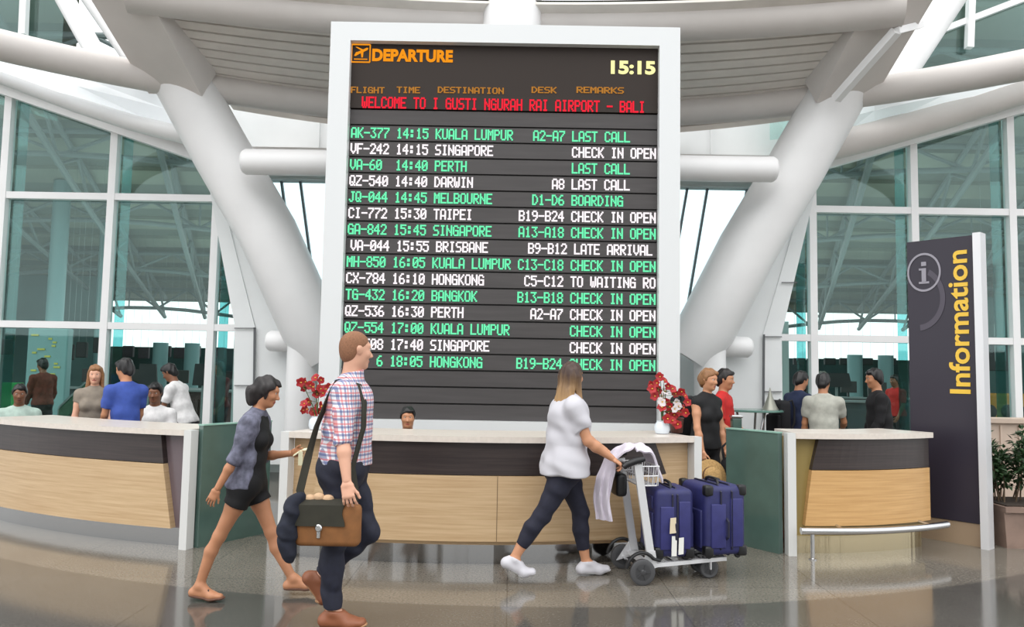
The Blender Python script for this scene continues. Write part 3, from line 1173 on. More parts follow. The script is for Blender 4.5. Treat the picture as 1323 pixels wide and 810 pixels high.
# lettering, reading upwards
Wd = (sb_ - sa).length
fr_ = Matrix.Translation(sa + nv * 0.004) @ Matrix(((dv.x, 0, nv.x, 0), (dv.y, 0, nv.y, 0), (0, 1, 0, 0), (0, 0, 0, 1)))
LYL = mat('yellow_lettering', (236, 192, 64), 0.4)
o = text_mesh('lettering', 'Information', 0.30, LYL, sgn, Matrix.Identity(4), 0.006)
xs = [v.co.x for v in o.data.vertices]
L0 = 1.42
k = L0 / (max(xs) - min(xs))
o.data.transform(fr_ @ Matrix.Translation((Wd - 0.085, 1.46, 0)) @ Matrix.Rotation(math.pi / 2, 4, 'Z') @ Matrix.Diagonal((k, 0.86, 1, 1)) @ Matrix.Translation((-min(xs), 0, 0)))
# circled letter i
M_LIT = mat('pale_grey_sign_print', (150, 146, 156), 0.4)
mb = MB()
cx, cz, R0 = 0.165, 2.69, 0.20
n = 40
for i in range(n):
    a0, a1 = 2 * math.pi * i / n, 2 * math.pi * (i + 1) / n
    q = [(cx + math.cos(t) * r * 0.82, cz + math.sin(t) * r) for t, r in ((a0, R0), (a1, R0), (a1, R0 - 0.022), (a0, R0 - 0.022))]
    mb.prism([fr_ @ Vector((u, v, 0)) for u, v in q], nv * 0.004)


def sg_rect(u0, v0, u1, v1):
    mb.prism([fr_ @ Vector(q) for q in ((u0, v0, 0), (u1, v0, 0), (u1, v1, 0), (u0, v1, 0))], nv * 0.004)


k_ = 1.2
for u0, v0, u1, v1 in ((-0.018, -0.085, 0.018, 0.035), (-0.040, 0.018, -0.018, 0.035), (-0.042, -0.098, 0.042, -0.080), (-0.020, 0.055, 0.020, 0.090)):
    sg_rect(cx + u0 * k_, cz + v0 * k_, cx + u1 * k_, cz + v1 * k_)
mb.build('circled_letter', M_LIT, sgn)
# faint large ring printed lower on the panel
mb = MB()
for i in range(24):
    a0, a1 = -1.5 + 2.6 * i / 24, -1.5 + 2.6 * (i + 1) / 24
    q = [(0.10 + math.cos(t) * r * 0.8, 2.42 + math.sin(t) * r) for t, r in ((a0, 0.33), (a1, 0.33), (a1, 0.27), (a0, 0.27))]
    mb.prism([fr_ @ Vector((u, v, 0)) for u, v in q], nv * 0.002)
mb.build('faint_ring', mat('faint_plum_print', (74, 68, 80), 0.35), sgn)
# ------------------------------------------------------------------ figures: smooth blended bodies from distance fields
def V3(*a):
    return np.array(a, dtype=np.float64)


def unit(v):
    v = np.asarray(v, float)
    return v / (np.linalg.norm(v) + 1e-12)


def cap(a, b, ra, rb=None, lat=None, sl=1.0, sw=1.0, k=0.02, clip=()):
    """Tapered round limb from a to b; lat with sl, sw make its section oval; clip = planes (point, outward normal)."""
    return dict(t='cap', a=np.asarray(a, float), b=np.asarray(b, float), ra=ra, rb=ra if rb is None else rb, lat=lat, sl=sl, sw=sw, k=k, clip=list(clip))


def ell(c, r, R=None, k=0.02, clip=()):
    return dict(t='ell', c=np.asarray(c, float), r=np.asarray(r, float), R=np.eye(3) if R is None else R, k=k, clip=list(clip))


def grow(p, t, k=None, clip=None):
    q = dict(p)
    if p['t'] == 'cap':
        q['ra'], q['rb'] = p['ra'] + t, p['rb'] + t
    else:
        q['r'] = p['r'] + t
    if k is not None:
        q['k'] = k
    if clip is not None:
        q['clip'] = p['clip'] + list(clip)
    return q


def pbox(p):
    if p['t'] == 'cap':
        m = max(p['ra'], p['rb']) * max(p['sl'], p['sw'], 1.0)
        return np.minimum(p['a'], p['b']) - m, np.maximum(p['a'], p['b']) + m
    m = p['r'].max()
    return p['c'] - m, p['c'] + m


def pdist(p, X, Y, Z):
    if p['t'] == 'cap':
        a, b = p['a'], p['b']
        d = b - a
        L2 = float(d @ d) + 1e-12
        x, y, z = X - a[0], Y - a[1], Z - a[2]
        t = np.clip((x * d[0] + y * d[1] + z * d[2]) / L2, 0, 1)
        x, y, z = x - t * d[0], y - t * d[1], z - t * d[2]
        r = p['ra'] + (p['rb'] - p['ra']) * t
        if p['lat'] is None:
            D = np.sqrt(x * x + y * y + z * z) - r
        else:
            dh = d / math.sqrt(L2)
            l = np.asarray(p['lat'], float)
            l = unit(l - dh * (l @ dh))
            w = np.cross(dh, l)
            ql, qw, qd = x * l[0] + y * l[1] + z * l[2], x * w[0] + y * w[1] + z * w[2], x * dh[0] + y * dh[1] + z * dh[2]
            D = (np.sqrt((ql / p['sl']) ** 2 + (qw / p['sw']) ** 2 + qd * qd) - r) * min(p['sl'], p['sw'], 1.0)
    else:
        R, c, r = p['R'], p['c'], p['r']
        x, y, z = X - c[0], Y - c[1], Z - c[2]
        u = [(x * R[0, i] + y * R[1, i] + z * R[2, i]) for i in range(3)]
        k0 = np.sqrt(sum((u[i] / r[i]) ** 2 for i in range(3)))
        k1 = np.sqrt(sum((u[i] / r[i] ** 2) ** 2 for i in range(3))) + 1e-9
        D = k0 * (k0 - 1) / k1
    for q, n in p['clip']:
        n = unit(n)
        D = np.maximum(D, (X - q[0]) * n[0] + (Y - q[1]) * n[1] + (Z - q[2]) * n[2])
    return D


def field_mesh(prims, h, cuts=(), clip=(), noise=None):
    """Vertices and faces of the blended surface (surface nets). cuts = shapes taken away, clip = planes for everything."""
    los, his = zip(*[pbox(p) for p in prims])
    lo, hi = np.min(los, 0) - 3 * h - 0.01, np.max(his, 0) + 3 * h + 0.01
    n = np.ceil((hi - lo) / h).astype(int) + 1
    ax = [(lo[i] + h * np.arange(n[i])).astype(np.float32) for i in range(3)]
    D = np.full(n, 1.0, np.float32)

    def sub(p, m):
        a, b = pbox(p)
        i0 = np.clip(np.floor((a - m - lo) / h).astype(int), 0, n)
        i1 = np.clip(np.ceil((b + m - lo) / h).astype(int) + 1, 0, n)
        return tuple(slice(i0[i], i1[i]) for i in range(3))
    for p in prims:
        s = sub(p, p['k'] + 3 * h)
        X, Y, Z = np.meshgrid(ax[0][s[0]], ax[1][s[1]], ax[2][s[2]], indexing='ij', sparse=True)
        d = pdist(p, X, Y, Z)
        e = D[s]
        k = p['k']
        hh = np.clip(0.5 + 0.5 * (e - d) / k, 0, 1)
        D[s] = e * (1 - hh) + d * hh - k * hh * (1 - hh)
    X, Y, Z = np.meshgrid(*ax, indexing='ij', sparse=True)
    if noise is not None:
        D += noise(X, Y, Z).astype(np.float32)
    for p in cuts:
        s = sub(p, 4 * h)
        x, y, z = np.meshgrid(ax[0][s[0]], ax[1][s[1]], ax[2][s[2]], indexing='ij', sparse=True)
        D[s] = np.maximum(D[s], -pdist(p, x, y, z))
    for q, nn in clip:
        nn = unit(nn)
        D = np.maximum(D, ((X - q[0]) * nn[0] + (Y - q[1]) * nn[1] + (Z - q[2]) * nn[2]).astype(np.float32))
    S = D < 0
    mn = S[:-1, :-1, :-1].astype(np.int8)
    tot = sum(S[i:n[0] - 1 + i, j:n[1] - 1 + j, k:n[2] - 1 + k].astype(np.int8) for i in (0, 1) for j in (0, 1) for k in (0, 1))
    act = (tot > 0) & (tot < 8)
    I = np.argwhere(act)
    idx = np.full(act.shape, -1, np.int64)
    idx[act] = np.arange(len(I))
    acc, cnt = np.zeros((len(I), 3)), np.zeros(len(I))
    offs = [(i, j, k) for i in (0, 1) for j in (0, 1) for k in (0, 1)]
    val = {o: D[I[:, 0] + o[0], I[:, 1] + o[1], I[:, 2] + o[2]].astype(float) for o in offs}
    for o in offs:
        for a in range(3):
            if o[a] == 0:
                q = list(o)
                q[a] = 1
                v0, v1 = val[o], val[tuple(q)]
                c = (v0 < 0) != (v1 < 0)
                t = np.where(c, v0 / np.where(c, v0 - v1, 1), 0)
                pos = np.tile(np.array(o, float), (len(I), 1))
                pos[:, a] += t
                acc[c] += pos[c]
                cnt[c] += 1
    verts = lo + h * (I + acc / cnt[:, None])
    faces = []
    for a in range(3):
        b, c = (a + 1) % 3, (a + 2) % 3
        sl0, sl1 = [slice(None)] * 3, [slice(None)] * 3
        sl0[a], sl1[a] = slice(0, -1), slice(1, None)
        E = np.argwhere(S[tuple(sl0)] != S[tuple(sl1)])
        E = E[(E[:, b] > 0) & (E[:, c] > 0) & (E[:, b] < n[b] - 1) & (E[:, c] < n[c] - 1)]
        q = []
        for db, dc in ((-1, -1), (0, -1), (0, 0), (-1, 0)):
            F = E.copy()
            F[:, b] += db
            F[:, c] += dc
            q.append(idx[F[:, 0], F[:, 1], F[:, 2]])
        q = np.stack(q, 1)
        ins = S[E[:, 0], E[:, 1], E[:, 2]]
        q[~ins] = q[~ins][:, ::-1]
        faces.append(q)
    return verts, np.concatenate(faces)


def mesh_obj(name, meshes, mats, parent=None, regions=()):
    """One object from (verts, faces) pairs; regions give material slots to places: (centre, radii, slot)."""
    vv, ff, o = [], [], 0
    for v, f in meshes:
        vv.append(v)
        ff.append(f + o)
        o += len(v)
    vv, ff = np.concatenate(vv), np.concatenate(ff)
    me = bpy.data.meshes.new(name)
    me.from_pydata(vv.tolist(), [], ff.tolist())
    for m in (mats if isinstance(mats, (list, tuple)) else [mats]):
        me.materials.append(m)
    if regions:
        cc = vv[ff].mean(1)
        mi = np.zeros(len(ff), np.int32)
        for c, r, slot in regions:
            mi[(((cc - np.asarray(c)) / np.asarray(r)) ** 2).sum(1) < 1] = slot
        me.polygons.foreach_set('material_index', mi)
    me.shade_smooth()
    me.update()
    ob = bpy.data.objects.new(name, me)
    COL.objects.link(ob)
    if parent is not None:
        attach(ob, parent)
    return ob


def wrinkle(amp, f=1.0, ph=0.0):
    def fn(X, Y, Z):
        return amp * (np.sin(26 * f * Z + 14 * f * X + 2.0 * np.sin(17 * f * Y + ph) + ph) * 0.6 + np.sin(19 * f * X - 11 * f * Y + 33 * f * Z * 0.6 + 1.7 * np.sin(21 * f * Z + ph)) * 0.4)
    return fn


def rotv(v, axis, a):
    axis = unit(axis)
    v = np.asarray(v, float)
    return v * math.cos(a) + np.cross(axis, v) * math.sin(a) + axis * (axis @ v) * (1 - math.cos(a))


def hand_prims(w, d, n, lat, s=1.0, curl=(0.30, 0.35, 0.3), spread=1.0, thumb=0.55):
    """Palm, four fingers of their own lengths and a thumb. d towards the fingertips, n out of the palm, lat to the thumb side."""
    d, n, lat = unit(d), unit(n), unit(lat)
    out = [cap(w - d * 0.035 * s, w + d * 0.01 * s, 0.025 * s, 0.024 * s, lat, 1.1, 0.85, k=0.012),
           cap(w + d * 0.022 * s, w + d * 0.078 * s, 0.020 * s, 0.0185 * s, lat, 1.95, 0.8, k=0.014),
           cap(w + d * 0.02 * s + lat * 0.014 * s + n * 0.006 * s, w + d * 0.045 * s + lat * 0.026 * s + n * 0.008 * s, 0.016 * s, 0.013 * s, k=0.012)]
    for off, ln in ((0.0295, 0.072), (0.0098, 0.080), (-0.0098, 0.074), (-0.0285, 0.058)):
        p = w + d * (0.086 - abs(off) * 0.18) * s + lat * off * s
        dd = unit(d + lat * off * 4.5 * spread)
        r = 0.0084 * s * (0.9 if off < -0.02 else 1)
        for seg, c in zip((0.45, 0.31, 0.24), curl):
            dd = rotv(dd, np.cross(d, n), c)
            q = p + dd * ln * seg * s
            out.append(cap(p, q, r, r * 0.92, k=0.004))
            p, r = q, r * 0.92
    p = w + d * 0.040 * s + lat * 0.032 * s + n * 0.006 * s
    dd = unit(d * 0.8 + lat * thumb + n * 0.25)
    for ln, r in ((0.036, 0.0105), (0.030, 0.0092)):
        q = p + dd * ln * s
        out.append(cap(p, q, r * s, r * 0.9 * s, k=0.006))
        p = q
        dd = unit(dd + d * 0.35 + n * 0.1 - lat * 0.15)
    return out


def face_eyes(name, Hc, f, l, u, hs, parent, dark):
    for sgn in (1, -1):
        mb = MB()
        c = Hc + (f * 0.0785 + l * sgn * 0.031 + u * 0.012) * hs
        mb.sphere(tuple(c), 0.0115 * hs, 10, 8)
        mb.cur = 1
        mb.sphere(tuple(c + f * 0.0042 * hs), 0.0085 * hs, 8, 6)
        mb.build('eye', [mat('eye_white', (225, 220, 214), 0.2), mat('eye_iris', (44, 30, 22), 0.15)], parent, smooth=True)


class Human:
    """Pose in local coordinates: x forward, y to the left, z up."""

    def __init__(self, H=1.75, lean=3, look=(0, 0, 0), legs=((10, 5, 0), (-10, -15, 10)), arms=(), female=False, gw=1.0, gd=1.0, hip=None, twist=0, sole=0.012, arm_thick=1.0, leg_thick=1.0, head_fwd=0.02):
        s = self.s = H / 1.75
        self.H, self.female, self.gw, self.gd = H, female, gw, gd
        R = math.radians
        th, sh = 0.425 * s, 0.415 * s
        u = self.u = V3(math.sin(R(lean)), 0, math.cos(R(lean)))
        fx = self.fx = V3(math.cos(R(lean)), 0, -math.sin(R(lean)))
        self.legs = []
        low = 9
        for side, lg in zip((1, -1), legs):
            t, k, ft = R(lg[0]), R(lg[1]), R(lg[2])
            spl = R(lg[3]) if len(lg) > 3 else R(3)
            hp = V3(0, side * 0.088 * s * (1.05 if female else 1.0), -0.03 * s)
            kn = hp + V3(math.sin(t), side * math.sin(spl) * 0.4, -math.cos(t)) * th
            an = kn + V3(math.sin(k), side * math.sin(spl) * 0.2, -math.cos(k)) * sh
            f = V3(math.cos(ft) * math.cos(spl * 2), side * math.cos(ft) * math.sin(spl * 2), -math.sin(ft))
            nn = unit(V3(-math.sin(ft), 0, -math.cos(ft)))
            heel = an + nn * 0.052 * s - f * 0.042 * s
            ball = an + nn * 0.060 * s + f * 0.115 * s
            tf = unit(V3(f[0], f[1], 0)) if ft > 0.2 else f
            toe = ball + tf * 0.068 * s - nn * 0.004 * s
            self.legs.append(dict(hp=hp, kn=kn, an=an, f=f, nn=nn, heel=heel, ball=ball, toe=toe, tf=tf))
            low = min(low, heel[2] - 0.032 * s, ball[2] - 0.030 * s, toe[2] - 0.024 * s)
        dz = -low + sole if hip is None else hip
        for g in self.legs:
            for q in ('hp', 'kn', 'an', 'heel', 'ball', 'toe'):
                g[q] = g[q] + V3(0, 0, dz)
        Pv = self.Pv = V3(0, 0, dz)
        self.N = Pv + u * 0.545 * s
        ct, stw = math.cos(R(twist)), math.sin(R(twist))
        lx = self.lx = unit(V3(-stw * fx[0], ct, -stw * fx[2]) if twist else V3(0, 1, 0))
        sw_ = (0.165 if female else 0.188) * s * (0.85 + 0.15 * gw)
        self.arms = []
        for side, ar in zip((1, -1), arms):
            a1, b1, a2, b2 = [R(x) for x in ar[:4]]
            S = Pv + u * 0.472 * s + lx * side * sw_
            E = S + V3(math.sin(a1) * math.cos(b1), side * math.sin(b1), -math.cos(a1) * math.cos(b1)) * 0.292 * s
            W = E + V3(math.sin(a2) * math.cos(b2), side * math.sin(b2), -math.cos(a2) * math.cos(b2)) * 0.248 * s
            self.arms.append(dict(S=S, E=E, W=W, d=unit(W - E), side=side, curl=ar[4] if len(ar) > 4 else (0.3, 0.35, 0.3), palm=ar[5] if len(ar) > 5 else None, hd=ar[6] if len(ar) > 6 else None))
        yaw, pit, rol = [R(x) for x in look]
        f = V3(math.cos(yaw) * math.cos(pit), math.sin(yaw) * math.cos(pit), -math.sin(pit))
        l = unit(V3(-math.sin(yaw), math.cos(yaw), 0) + V3(0, 0, 1) * math.sin(rol))
        uu = unit(np.cross(f, l))
        l = unit(np.cross(uu, f))
        hs = self.hs = s * (0.94 if female else 0.97)
        self.f, self.l, self.hu = f, l, uu
        self.Hc = self.N + u * 0.085 * s + V3(1, 0, 0) * head_fwd * s + uu * 0.10 * hs
        self.prims(arm_thick, leg_thick)

    def prims(self, at, lt):
        s, u, Pv, lx, gw, gd, fx = self.s, self.u, self.Pv, self.lx, self.gw, self.gd, self.fx
        fem = self.female
        G = self.G = {}
        hw, hr = (0.065, 0.112) if fem else (0.055, 0.108)
        pel = [cap(Pv - V3(0, hw * gw, 0) * s, Pv + V3(0, hw * gw, 0) * s, hr * s * gd, k=0.04)]
        for sd in (1, -1):
            pel.append(ell(Pv + (V3(-0.055, sd * 0.07, -0.03) * s), V3(0.085, 0.08, 0.095) * s * (1.06 if fem else 0.95) * gd, k=0.04))
        G['pelvis'] = pel
        G['torso'] = [cap(Pv + u * 0.06 * s, Pv + u * 0.20 * s, 0.100 * s * gd, (0.094 if fem else 0.104) * s * gd, V3(0, 1, 0), 1.28 * gw / gd, 1, k=0.05),
                      cap(Pv + u * 0.25 * s, Pv + u * 0.40 * s, 0.106 * s * gd, 0.112 * s * gd, lx, (1.28 if fem else 1.42) * gw / gd, 1, k=0.05)]
        if fem:
            for sd in (1, -1):
                G['torso'].append(ell(Pv + u * 0.335 * s + fx * 0.075 * s * gd + lx * sd * 0.072 * s, V3(0.062, 0.066, 0.062) * s, k=0.035))
        nb = self.Hc - self.hu * 0.06 * self.hs - self.f * 0.012 * self.hs
        S0, S1 = (self.arms[0]['S'], self.arms[1]['S']) if self.arms else (None, None)
        G['shoulder'] = [cap(self.N - u * 0.055 * s + lx * 0.06 * s, self.N - u * 0.055 * s - lx * 0.06 * s, 0.062 * s, k=0.05)]
        G['neck'] = [cap(self.N - u * 0.03 * s, nb, (0.052 if fem else 0.062) * s, (0.047 if fem else 0.057) * s, k=0.03)]
        G['upper'], G['fore'] = [], []
        for A in self.arms:
            G['shoulder'].append(cap(self.N + u * 0.002 * s, A['S'] - u * 0.004 * s - lx * A['side'] * 0.015 * s, 0.036 * s, 0.047 * s, k=0.04))
            G['shoulder'].append(cap(self.N - u * 0.13 * s, A['S'] - u * 0.02 * s - lx * A['side'] * 0.02 * s, 0.070 * s, 0.048 * s, k=0.04))
            m = A['S'] * 0.55 + A['E'] * 0.45
            G['upper'].append([cap(A['S'], m, 0.053 * s * at, 0.046 * s * at, k=0.03), cap(m, A['E'], 0.046 * s * at, 0.037 * s * at, k=0.02)])
            m = A['E'] * 0.68 + A['W'] * 0.32
            G['fore'].append([cap(A['E'], m, 0.037 * s * at, 0.040 * s * at, k=0.02), cap(m, A['W'], 0.040 * s * at, 0.026 * s, k=0.02)])
        G['thigh'], G['shin'], G['foot'] = [], [], []
        for g in self.legs:
            m = g['hp'] * 0.6 + g['kn'] * 0.4
            back = unit(np.cross(g['an'] - g['kn'], V3(0, 1, 0)))
            back = back if back[0] < 0 else -back
            c = g['kn'] * 0.68 + g['an'] * 0.32 + back * 0.016 * s
            G['thigh'].append([cap(g['hp'], m, 0.088 * s * lt, 0.076 * s * lt, k=0.04), cap(m, g['kn'], 0.076 * s * lt, 0.054 * s * lt, k=0.03)])
            G['shin'].append([cap(g['kn'], c, 0.052 * s * lt, 0.053 * s * lt, k=0.025), cap(c, g['an'], 0.053 * s * lt, 0.034 * s, k=0.02)])
            G['foot'].append([cap(g['an'], g['heel'] + g['nn'] * -0.004 * s, 0.034 * s, 0.033 * s, k=0.02), cap(g['an'] + g['f'] * 0.02 * s, g['ball'], 0.034 * s, 0.029 * s, V3(0, 1, 0), 1.2, 1, k=0.025),
                              cap(g['heel'], g['ball'], 0.030 * s, 0.029 * s, V3(0, 1, 0), 1.25, 1, k=0.02), cap(g['ball'], g['toe'], 0.029 * s, 0.021 * s, V3(0, 1, 0), 1.45, 1, k=0.02)])
        hs, f, l, hu, Hc = self.hs, self.f, self.l, self.hu, self.Hc
        Rm = np.stack([f, l, hu], 1)
        h = lambda a, b, c: Hc + (f * a + l * b + hu * c) * hs
        e = lambda c, r, k=0.02: ell(h(*c), V3(*r) * hs, Rm, k)
        jw = 0.054 if fem else 0.060
        G['head'] = [e((-0.010, 0, 0.030), (0.098, 0.077, 0.092)), e((0.022, 0, -0.030), (0.070, jw + 0.006, 0.088), 0.03), e((0.062, 0, -0.098), (0.026, 0.026 if fem else 0.032, 0.022), 0.03),
                     e((0.074, 0, 0.034), (0.020, 0.052, 0.016), 0.02),
                     cap(h(0.086, 0, 0.012), h(0.112, 0, -0.030), 0.0085 * hs, 0.0135 * hs, k=0.012), e((0.098, 0.013, -0.036), (0.010, 0.009, 0.008), 0.01), e((0.098, -0.013, -0.036), (0.010, 0.009, 0.008), 0.01),
                     e((0.084, 0, -0.064), (0.016, 0.025, 0.007), 0.006), e((0.083, 0, -0.074), (0.015, 0.020, 0.007), 0.006),
                     e((0.062, 0.040, -0.022), (0.026, 0.022, 0.024), 0.02), e((0.062, -0.040, -0.022), (0.026, 0.022, 0.024), 0.02),
                     e((0.005, 0, -0.075), (0.055, 0.045, 0.035), 0.03)]
        for sd in (1, -1):
            G['head'] += [e((-0.004, sd * 0.076, 0.002), (0.018, 0.008, 0.030), 0.008), e((-0.012, sd * 0.082, 0.010), (0.014, 0.007, 0.020), 0.006)]
        self.eye_cut = [ell(h(0.094, sd * 0.031, 0.012), V3(0.016, 0.017, 0.011) * hs, Rm) for sd in (1, -1)]
        self.lips = [(h(0.092, 0, -0.069), V3(0.022, 0.026, 0.0135) * hs, 1)]
        self.h = h
        self.Rm = Rm

    def flat(self, *names):
        out = []
        for n in names:
            for q in self.G[n]:
                out += q if isinstance(q, list) else [q]
        return out

    def body(self, label, skin, lips, vox=0.008, group=None, bare_feet=True):
        prims = self.flat('pelvis', 'torso', 'shoulder', 'neck', 'thigh', 'shin', 'foot', 'upper', 'fore', 'head')
        ms = [field_mesh(prims, vox, cuts=self.eye_cut)]
        for A in self.arms:
            d = A['d'] if A['hd'] is None else unit(A['hd'])
            n = A['palm']
            if n is None:
                n = V3(0.0, -A['side'], 0.0)
            n = unit(np.asarray(n, float) - d * (np.asarray(n, float) @ d))
            # thumb side: for a left hand d x n, mirrored for a right hand
            lat = np.cross(n, d) * A['side']
            ms.append(field_mesh(hand_prims(A['W'] + d * 0.012 * self.s, d, n, lat, self.s * (0.93 if self.female else 1.0), A['curl']), 0.0036))
            A['n'], A['lat'], A['hdir'] = n, lat, d
        o = mesh_obj('person', ms, [skin, lips], regions=self.lips)
        tag(o, label, 'person', group)
        face_eyes('eye', self.Hc, self.f, self.l, self.hu, self.hs, o, None)
        self.o = o
        return o

    # garments ------------------------------------------------------
    def shirt(self, material, t=0.014, hem=-0.04, sleeve=0.6, flare=0.0, vox=0.008, amp=0.004, name='shirt', sleeve_t=None, hem_d=0.0, neck=False, front=None, ph=0.0):
        s, u, Pv = self.s, self.u, self.Pv
        st = t if sleeve_t is None else sleeve_t
        front = [] if front is None else front
        P_ = [grow(p, t, clip=front) for p in self.flat('torso')]
        P_ += [grow(p, t * 0.9, clip=front) for p in self.flat('shoulder')]
        low = Pv + u * hem * s
        r = 0.112 * s * self.gd + t + flare
        P_.append(cap(Pv + u * 0.16 * s, low - u * 0.02 * s, 0.102 * s * self.gd + t, r, V3(0, 1, 0), 1.38 * self.gw / self.gd, 1, k=0.05, clip=front))
        if hem < -0.02:
            P_ += [grow(p, t, clip=front) for p in self.flat('pelvis')]
        for i, A in enumerate(self.arms):
            f = sleeve[i] if isinstance(sleeve, (tuple, list)) else sleeve
            if f <= 0:
                continue
            e = A['S'] + (A['E'] - A['S']) * min(f, 1)
            if f < 1:
                cl = [(e, A['E'] - A['S'])]
                P_ += [grow(p, st, clip=cl) for p in self.G['upper'][i]]
            else:
                P_ += [grow(p, st) for p in self.G['upper'][i]]
                w = A['E'] + (A['W'] - A['E']) * (f - 1)
                if f > 1:
                    P_ += [grow(p, st, clip=[(w, A['W'] - A['E'])]) for p in self.G['fore'][i]]
        if neck:
            P_ += [grow(self.G['neck'][0], 0.012 * s, clip=[(self.N + u * 0.035 * s, u + V3(-0.35, 0, 0))])]
        hn = u + V3(hem_d, 0, 0)
        # the hem plane only cuts the torso, sleeves may hang lower
        arms_ = [p for p in P_]
        for p in arms_:
            if any(p['t'] == q['t'] for q in ()):
                pass
        tor = len(self.flat('torso')) + len(self.flat('shoulder')) + 1 + (len(self.flat('pelvis')) if hem < -0.02 else 0)
        P_ = [grow(p, 0, clip=[(low, -hn)]) if i < tor else p for i, p in enumerate(P_)]
        return mesh_obj(name, [field_mesh(P_, vox, noise=wrinkle(amp, ph=ph) if amp else None)], material, self.o)

    def trousers(self, material, t=0.010, top=0.10, leg=1.9, vox=0.008, amp=0.003, name='trousers', flare=0.0):
        """leg counts down the leg: 1 = knee, 2 = ankle."""
        s, u, Pv = self.s, self.u, self.Pv
        P_ = [grow(p, t) for p in self.flat('pelvis')]
        P_.append(cap(Pv, Pv + u * (top + 0.04) * s, 0.106 * s * self.gd + t, 0.100 * s * self.gd + t, V3(0, 1, 0), 1.28 * self.gw / self.gd, 1, k=0.04, clip=[(Pv + u * top * s, u)]))
        for i, g in enumerate(self.legs):
            if leg <= 1:
                e = g['hp'] + (g['kn'] - g['hp']) * leg
                P_ += [grow(p, t + flare, clip=[(e, g['kn'] - g['hp'])]) for p in self.G['thigh'][i]]
            else:
                P_ += [grow(p, t) for p in self.G['thigh'][i]]
                e = g['kn'] + (g['an'] - g['kn']) * (leg - 1)
                P_ += [grow(p, t + flare, clip=[(e, g['an'] - g['kn'])]) for p in self.G['shin'][i]]
        return mesh_obj(name, [field_mesh(P_, vox, noise=wrinkle(amp, 1.3) if amp else None)], material, self.o)

    def shoes(self, upper, sole, t=0.009, vox=0.006, sandal=False):
        s = self.s
        for i, g in enumerate(self.legs):
            fp = self.G['foot'][i]
            yl = V3(0, 1, 0)
            dn = g['nn']
            base = [cap(g['heel'] + dn * 0.022 * s, g['ball'] + dn * 0.022 * s, 0.034 * s, 0.036 * s, yl, 1.15, 0.42, k=0.01), cap(g['ball'] + dn * 0.022 * s, g['toe'] + dn * 0.012 * s + g['tf'] * 0.008 * s, 0.036 * s, 0.030 * s, yl, 1.35, 0.42, k=0.01)]
            if not sandal:
                top = g['an'] - dn * 0.012 * s
                P_ = [grow(p, t, clip=[(top, -dn)]) for p in fp]
                sh = mesh_obj('shoe', [field_mesh(P_, vox)], upper, self.o)
                so = mesh_obj('sole', [field_mesh(base, vox)], sole, sh)
                mb = MB()
                for k in range(4):
                    a = g['an'] * (0.62 - 0.14 * k) + g['ball'] * (0.38 + 0.14 * k) - dn * (0.040 - 0.003 * k) * s
                    y = V3(0, 0.020 * s, 0)
                    mb.tube([tuple(a - y * 1.25 + dn * 0.008), tuple(a - y * 0.5), tuple(a + y * 0.5), tuple(a + y * 1.25 + dn * 0.008)], 0.0032, 6)
                mb.build('lace', mat('grey_lace', (120, 120, 132), 0.8) if sandal is False else sole, sh, smooth=True)
            else:
                so = mesh_obj('sandal', [field_mesh(base, vox)], sole, self.o)
                mb = MB()
                m = g['ball'] * 0.75 + g['an'] * 0.25
                mb.tube([tuple(g['ball'] + V3(0, 0.038 * s, 0) + dn * 0.012), tuple(m + V3(0, 0.022 * s, 0) - dn * 0.030 * s), tuple(m - V3(0, 0.022 * s, 0) - dn * 0.030 * s), tuple(g['ball'] - V3(0, 0.038 * s, 0) + dn * 0.012)], 0.006, 8)
                mb.build('strap', upper, so, smooth=True)

    def hair(self, material, prims, vox=0.006, amp=0.004, freq=1.0, cuts=()):
        hs = self.hs
        def strands(X, Y, Z):
            return amp * (np.sin(90 * freq * X + 70 * freq * Y + 10 * Z) * 0.5 + np.sin(120 * freq * Y - 60 * freq * X + 8 * Z) * 0.5)
        return mesh_obj('hair', [field_mesh(prims, vox, cuts=cuts, noise=strands)], material, self.o)

    def cap_hair(self, thick=0.010, front=0.072, low=-0.03, side=False):
        """Hair shell over the skull; the face is cut free."""
        h, hs, Rm = self.h, self.hs, self.Rm
        pr = [ell(h(-0.012, 0, 0.034), (V3(0.098, 0.077, 0.092) + thick) * hs, Rm, clip=[(h(front, 0, 0.062), self.f * 1.0 - self.hu * 1.15)]),
              ell(h(-0.045, 0, -0.01), (V3(0.060, 0.068, 0.075) + thick * 0.8) * hs, Rm, clip=[(h(0.0, 0, low - 0.045), -self.hu * 1.0 + self.f * 0.3), (h(0.012, 0, 0), self.f)])]
        if side:
            pr += [ell(h(-0.02, 0, 0.075), V3(0.085, 0.068, 0.058) * hs, Rm, k=0.02), ell(h(0.055, 0.018, 0.088), V3(0.042, 0.05, 0.028) * hs, Rm, k=0.02),
                   ell(h(-0.070, 0, -0.045), V3(0.045, 0.055, 0.055) * hs, Rm, k=0.02)]
            pr += [ell(h(0.012, sd * 0.073, 0.022), V3(0.022, 0.011, 0.034) * hs, Rm, k=0.012) for sd in (1, -1)]
        return pr

    def place(self, x, y, heading, z=0.0):
        self.o.location = (x, y, z)
        self.o.rotation_euler = (0, 0, math.radians(heading))
        self.loc, self.hd = Vector((x, y, z)), math.radians(heading)
        return self.o

    def world(self, p):
        return self.loc + Matrix.Rotation(self.hd, 3, 'Z') @ Vector(p)
# ------------------------------------------------------------------ people in the foreground
def skin(name, rgb):
    m = mat(name, rgb, 0.5, noise=0.06, nscale=9)
    m.node_tree.nodes['Principled BSDF'].inputs['Subsurface Weight'].default_value = 0.0
    return m


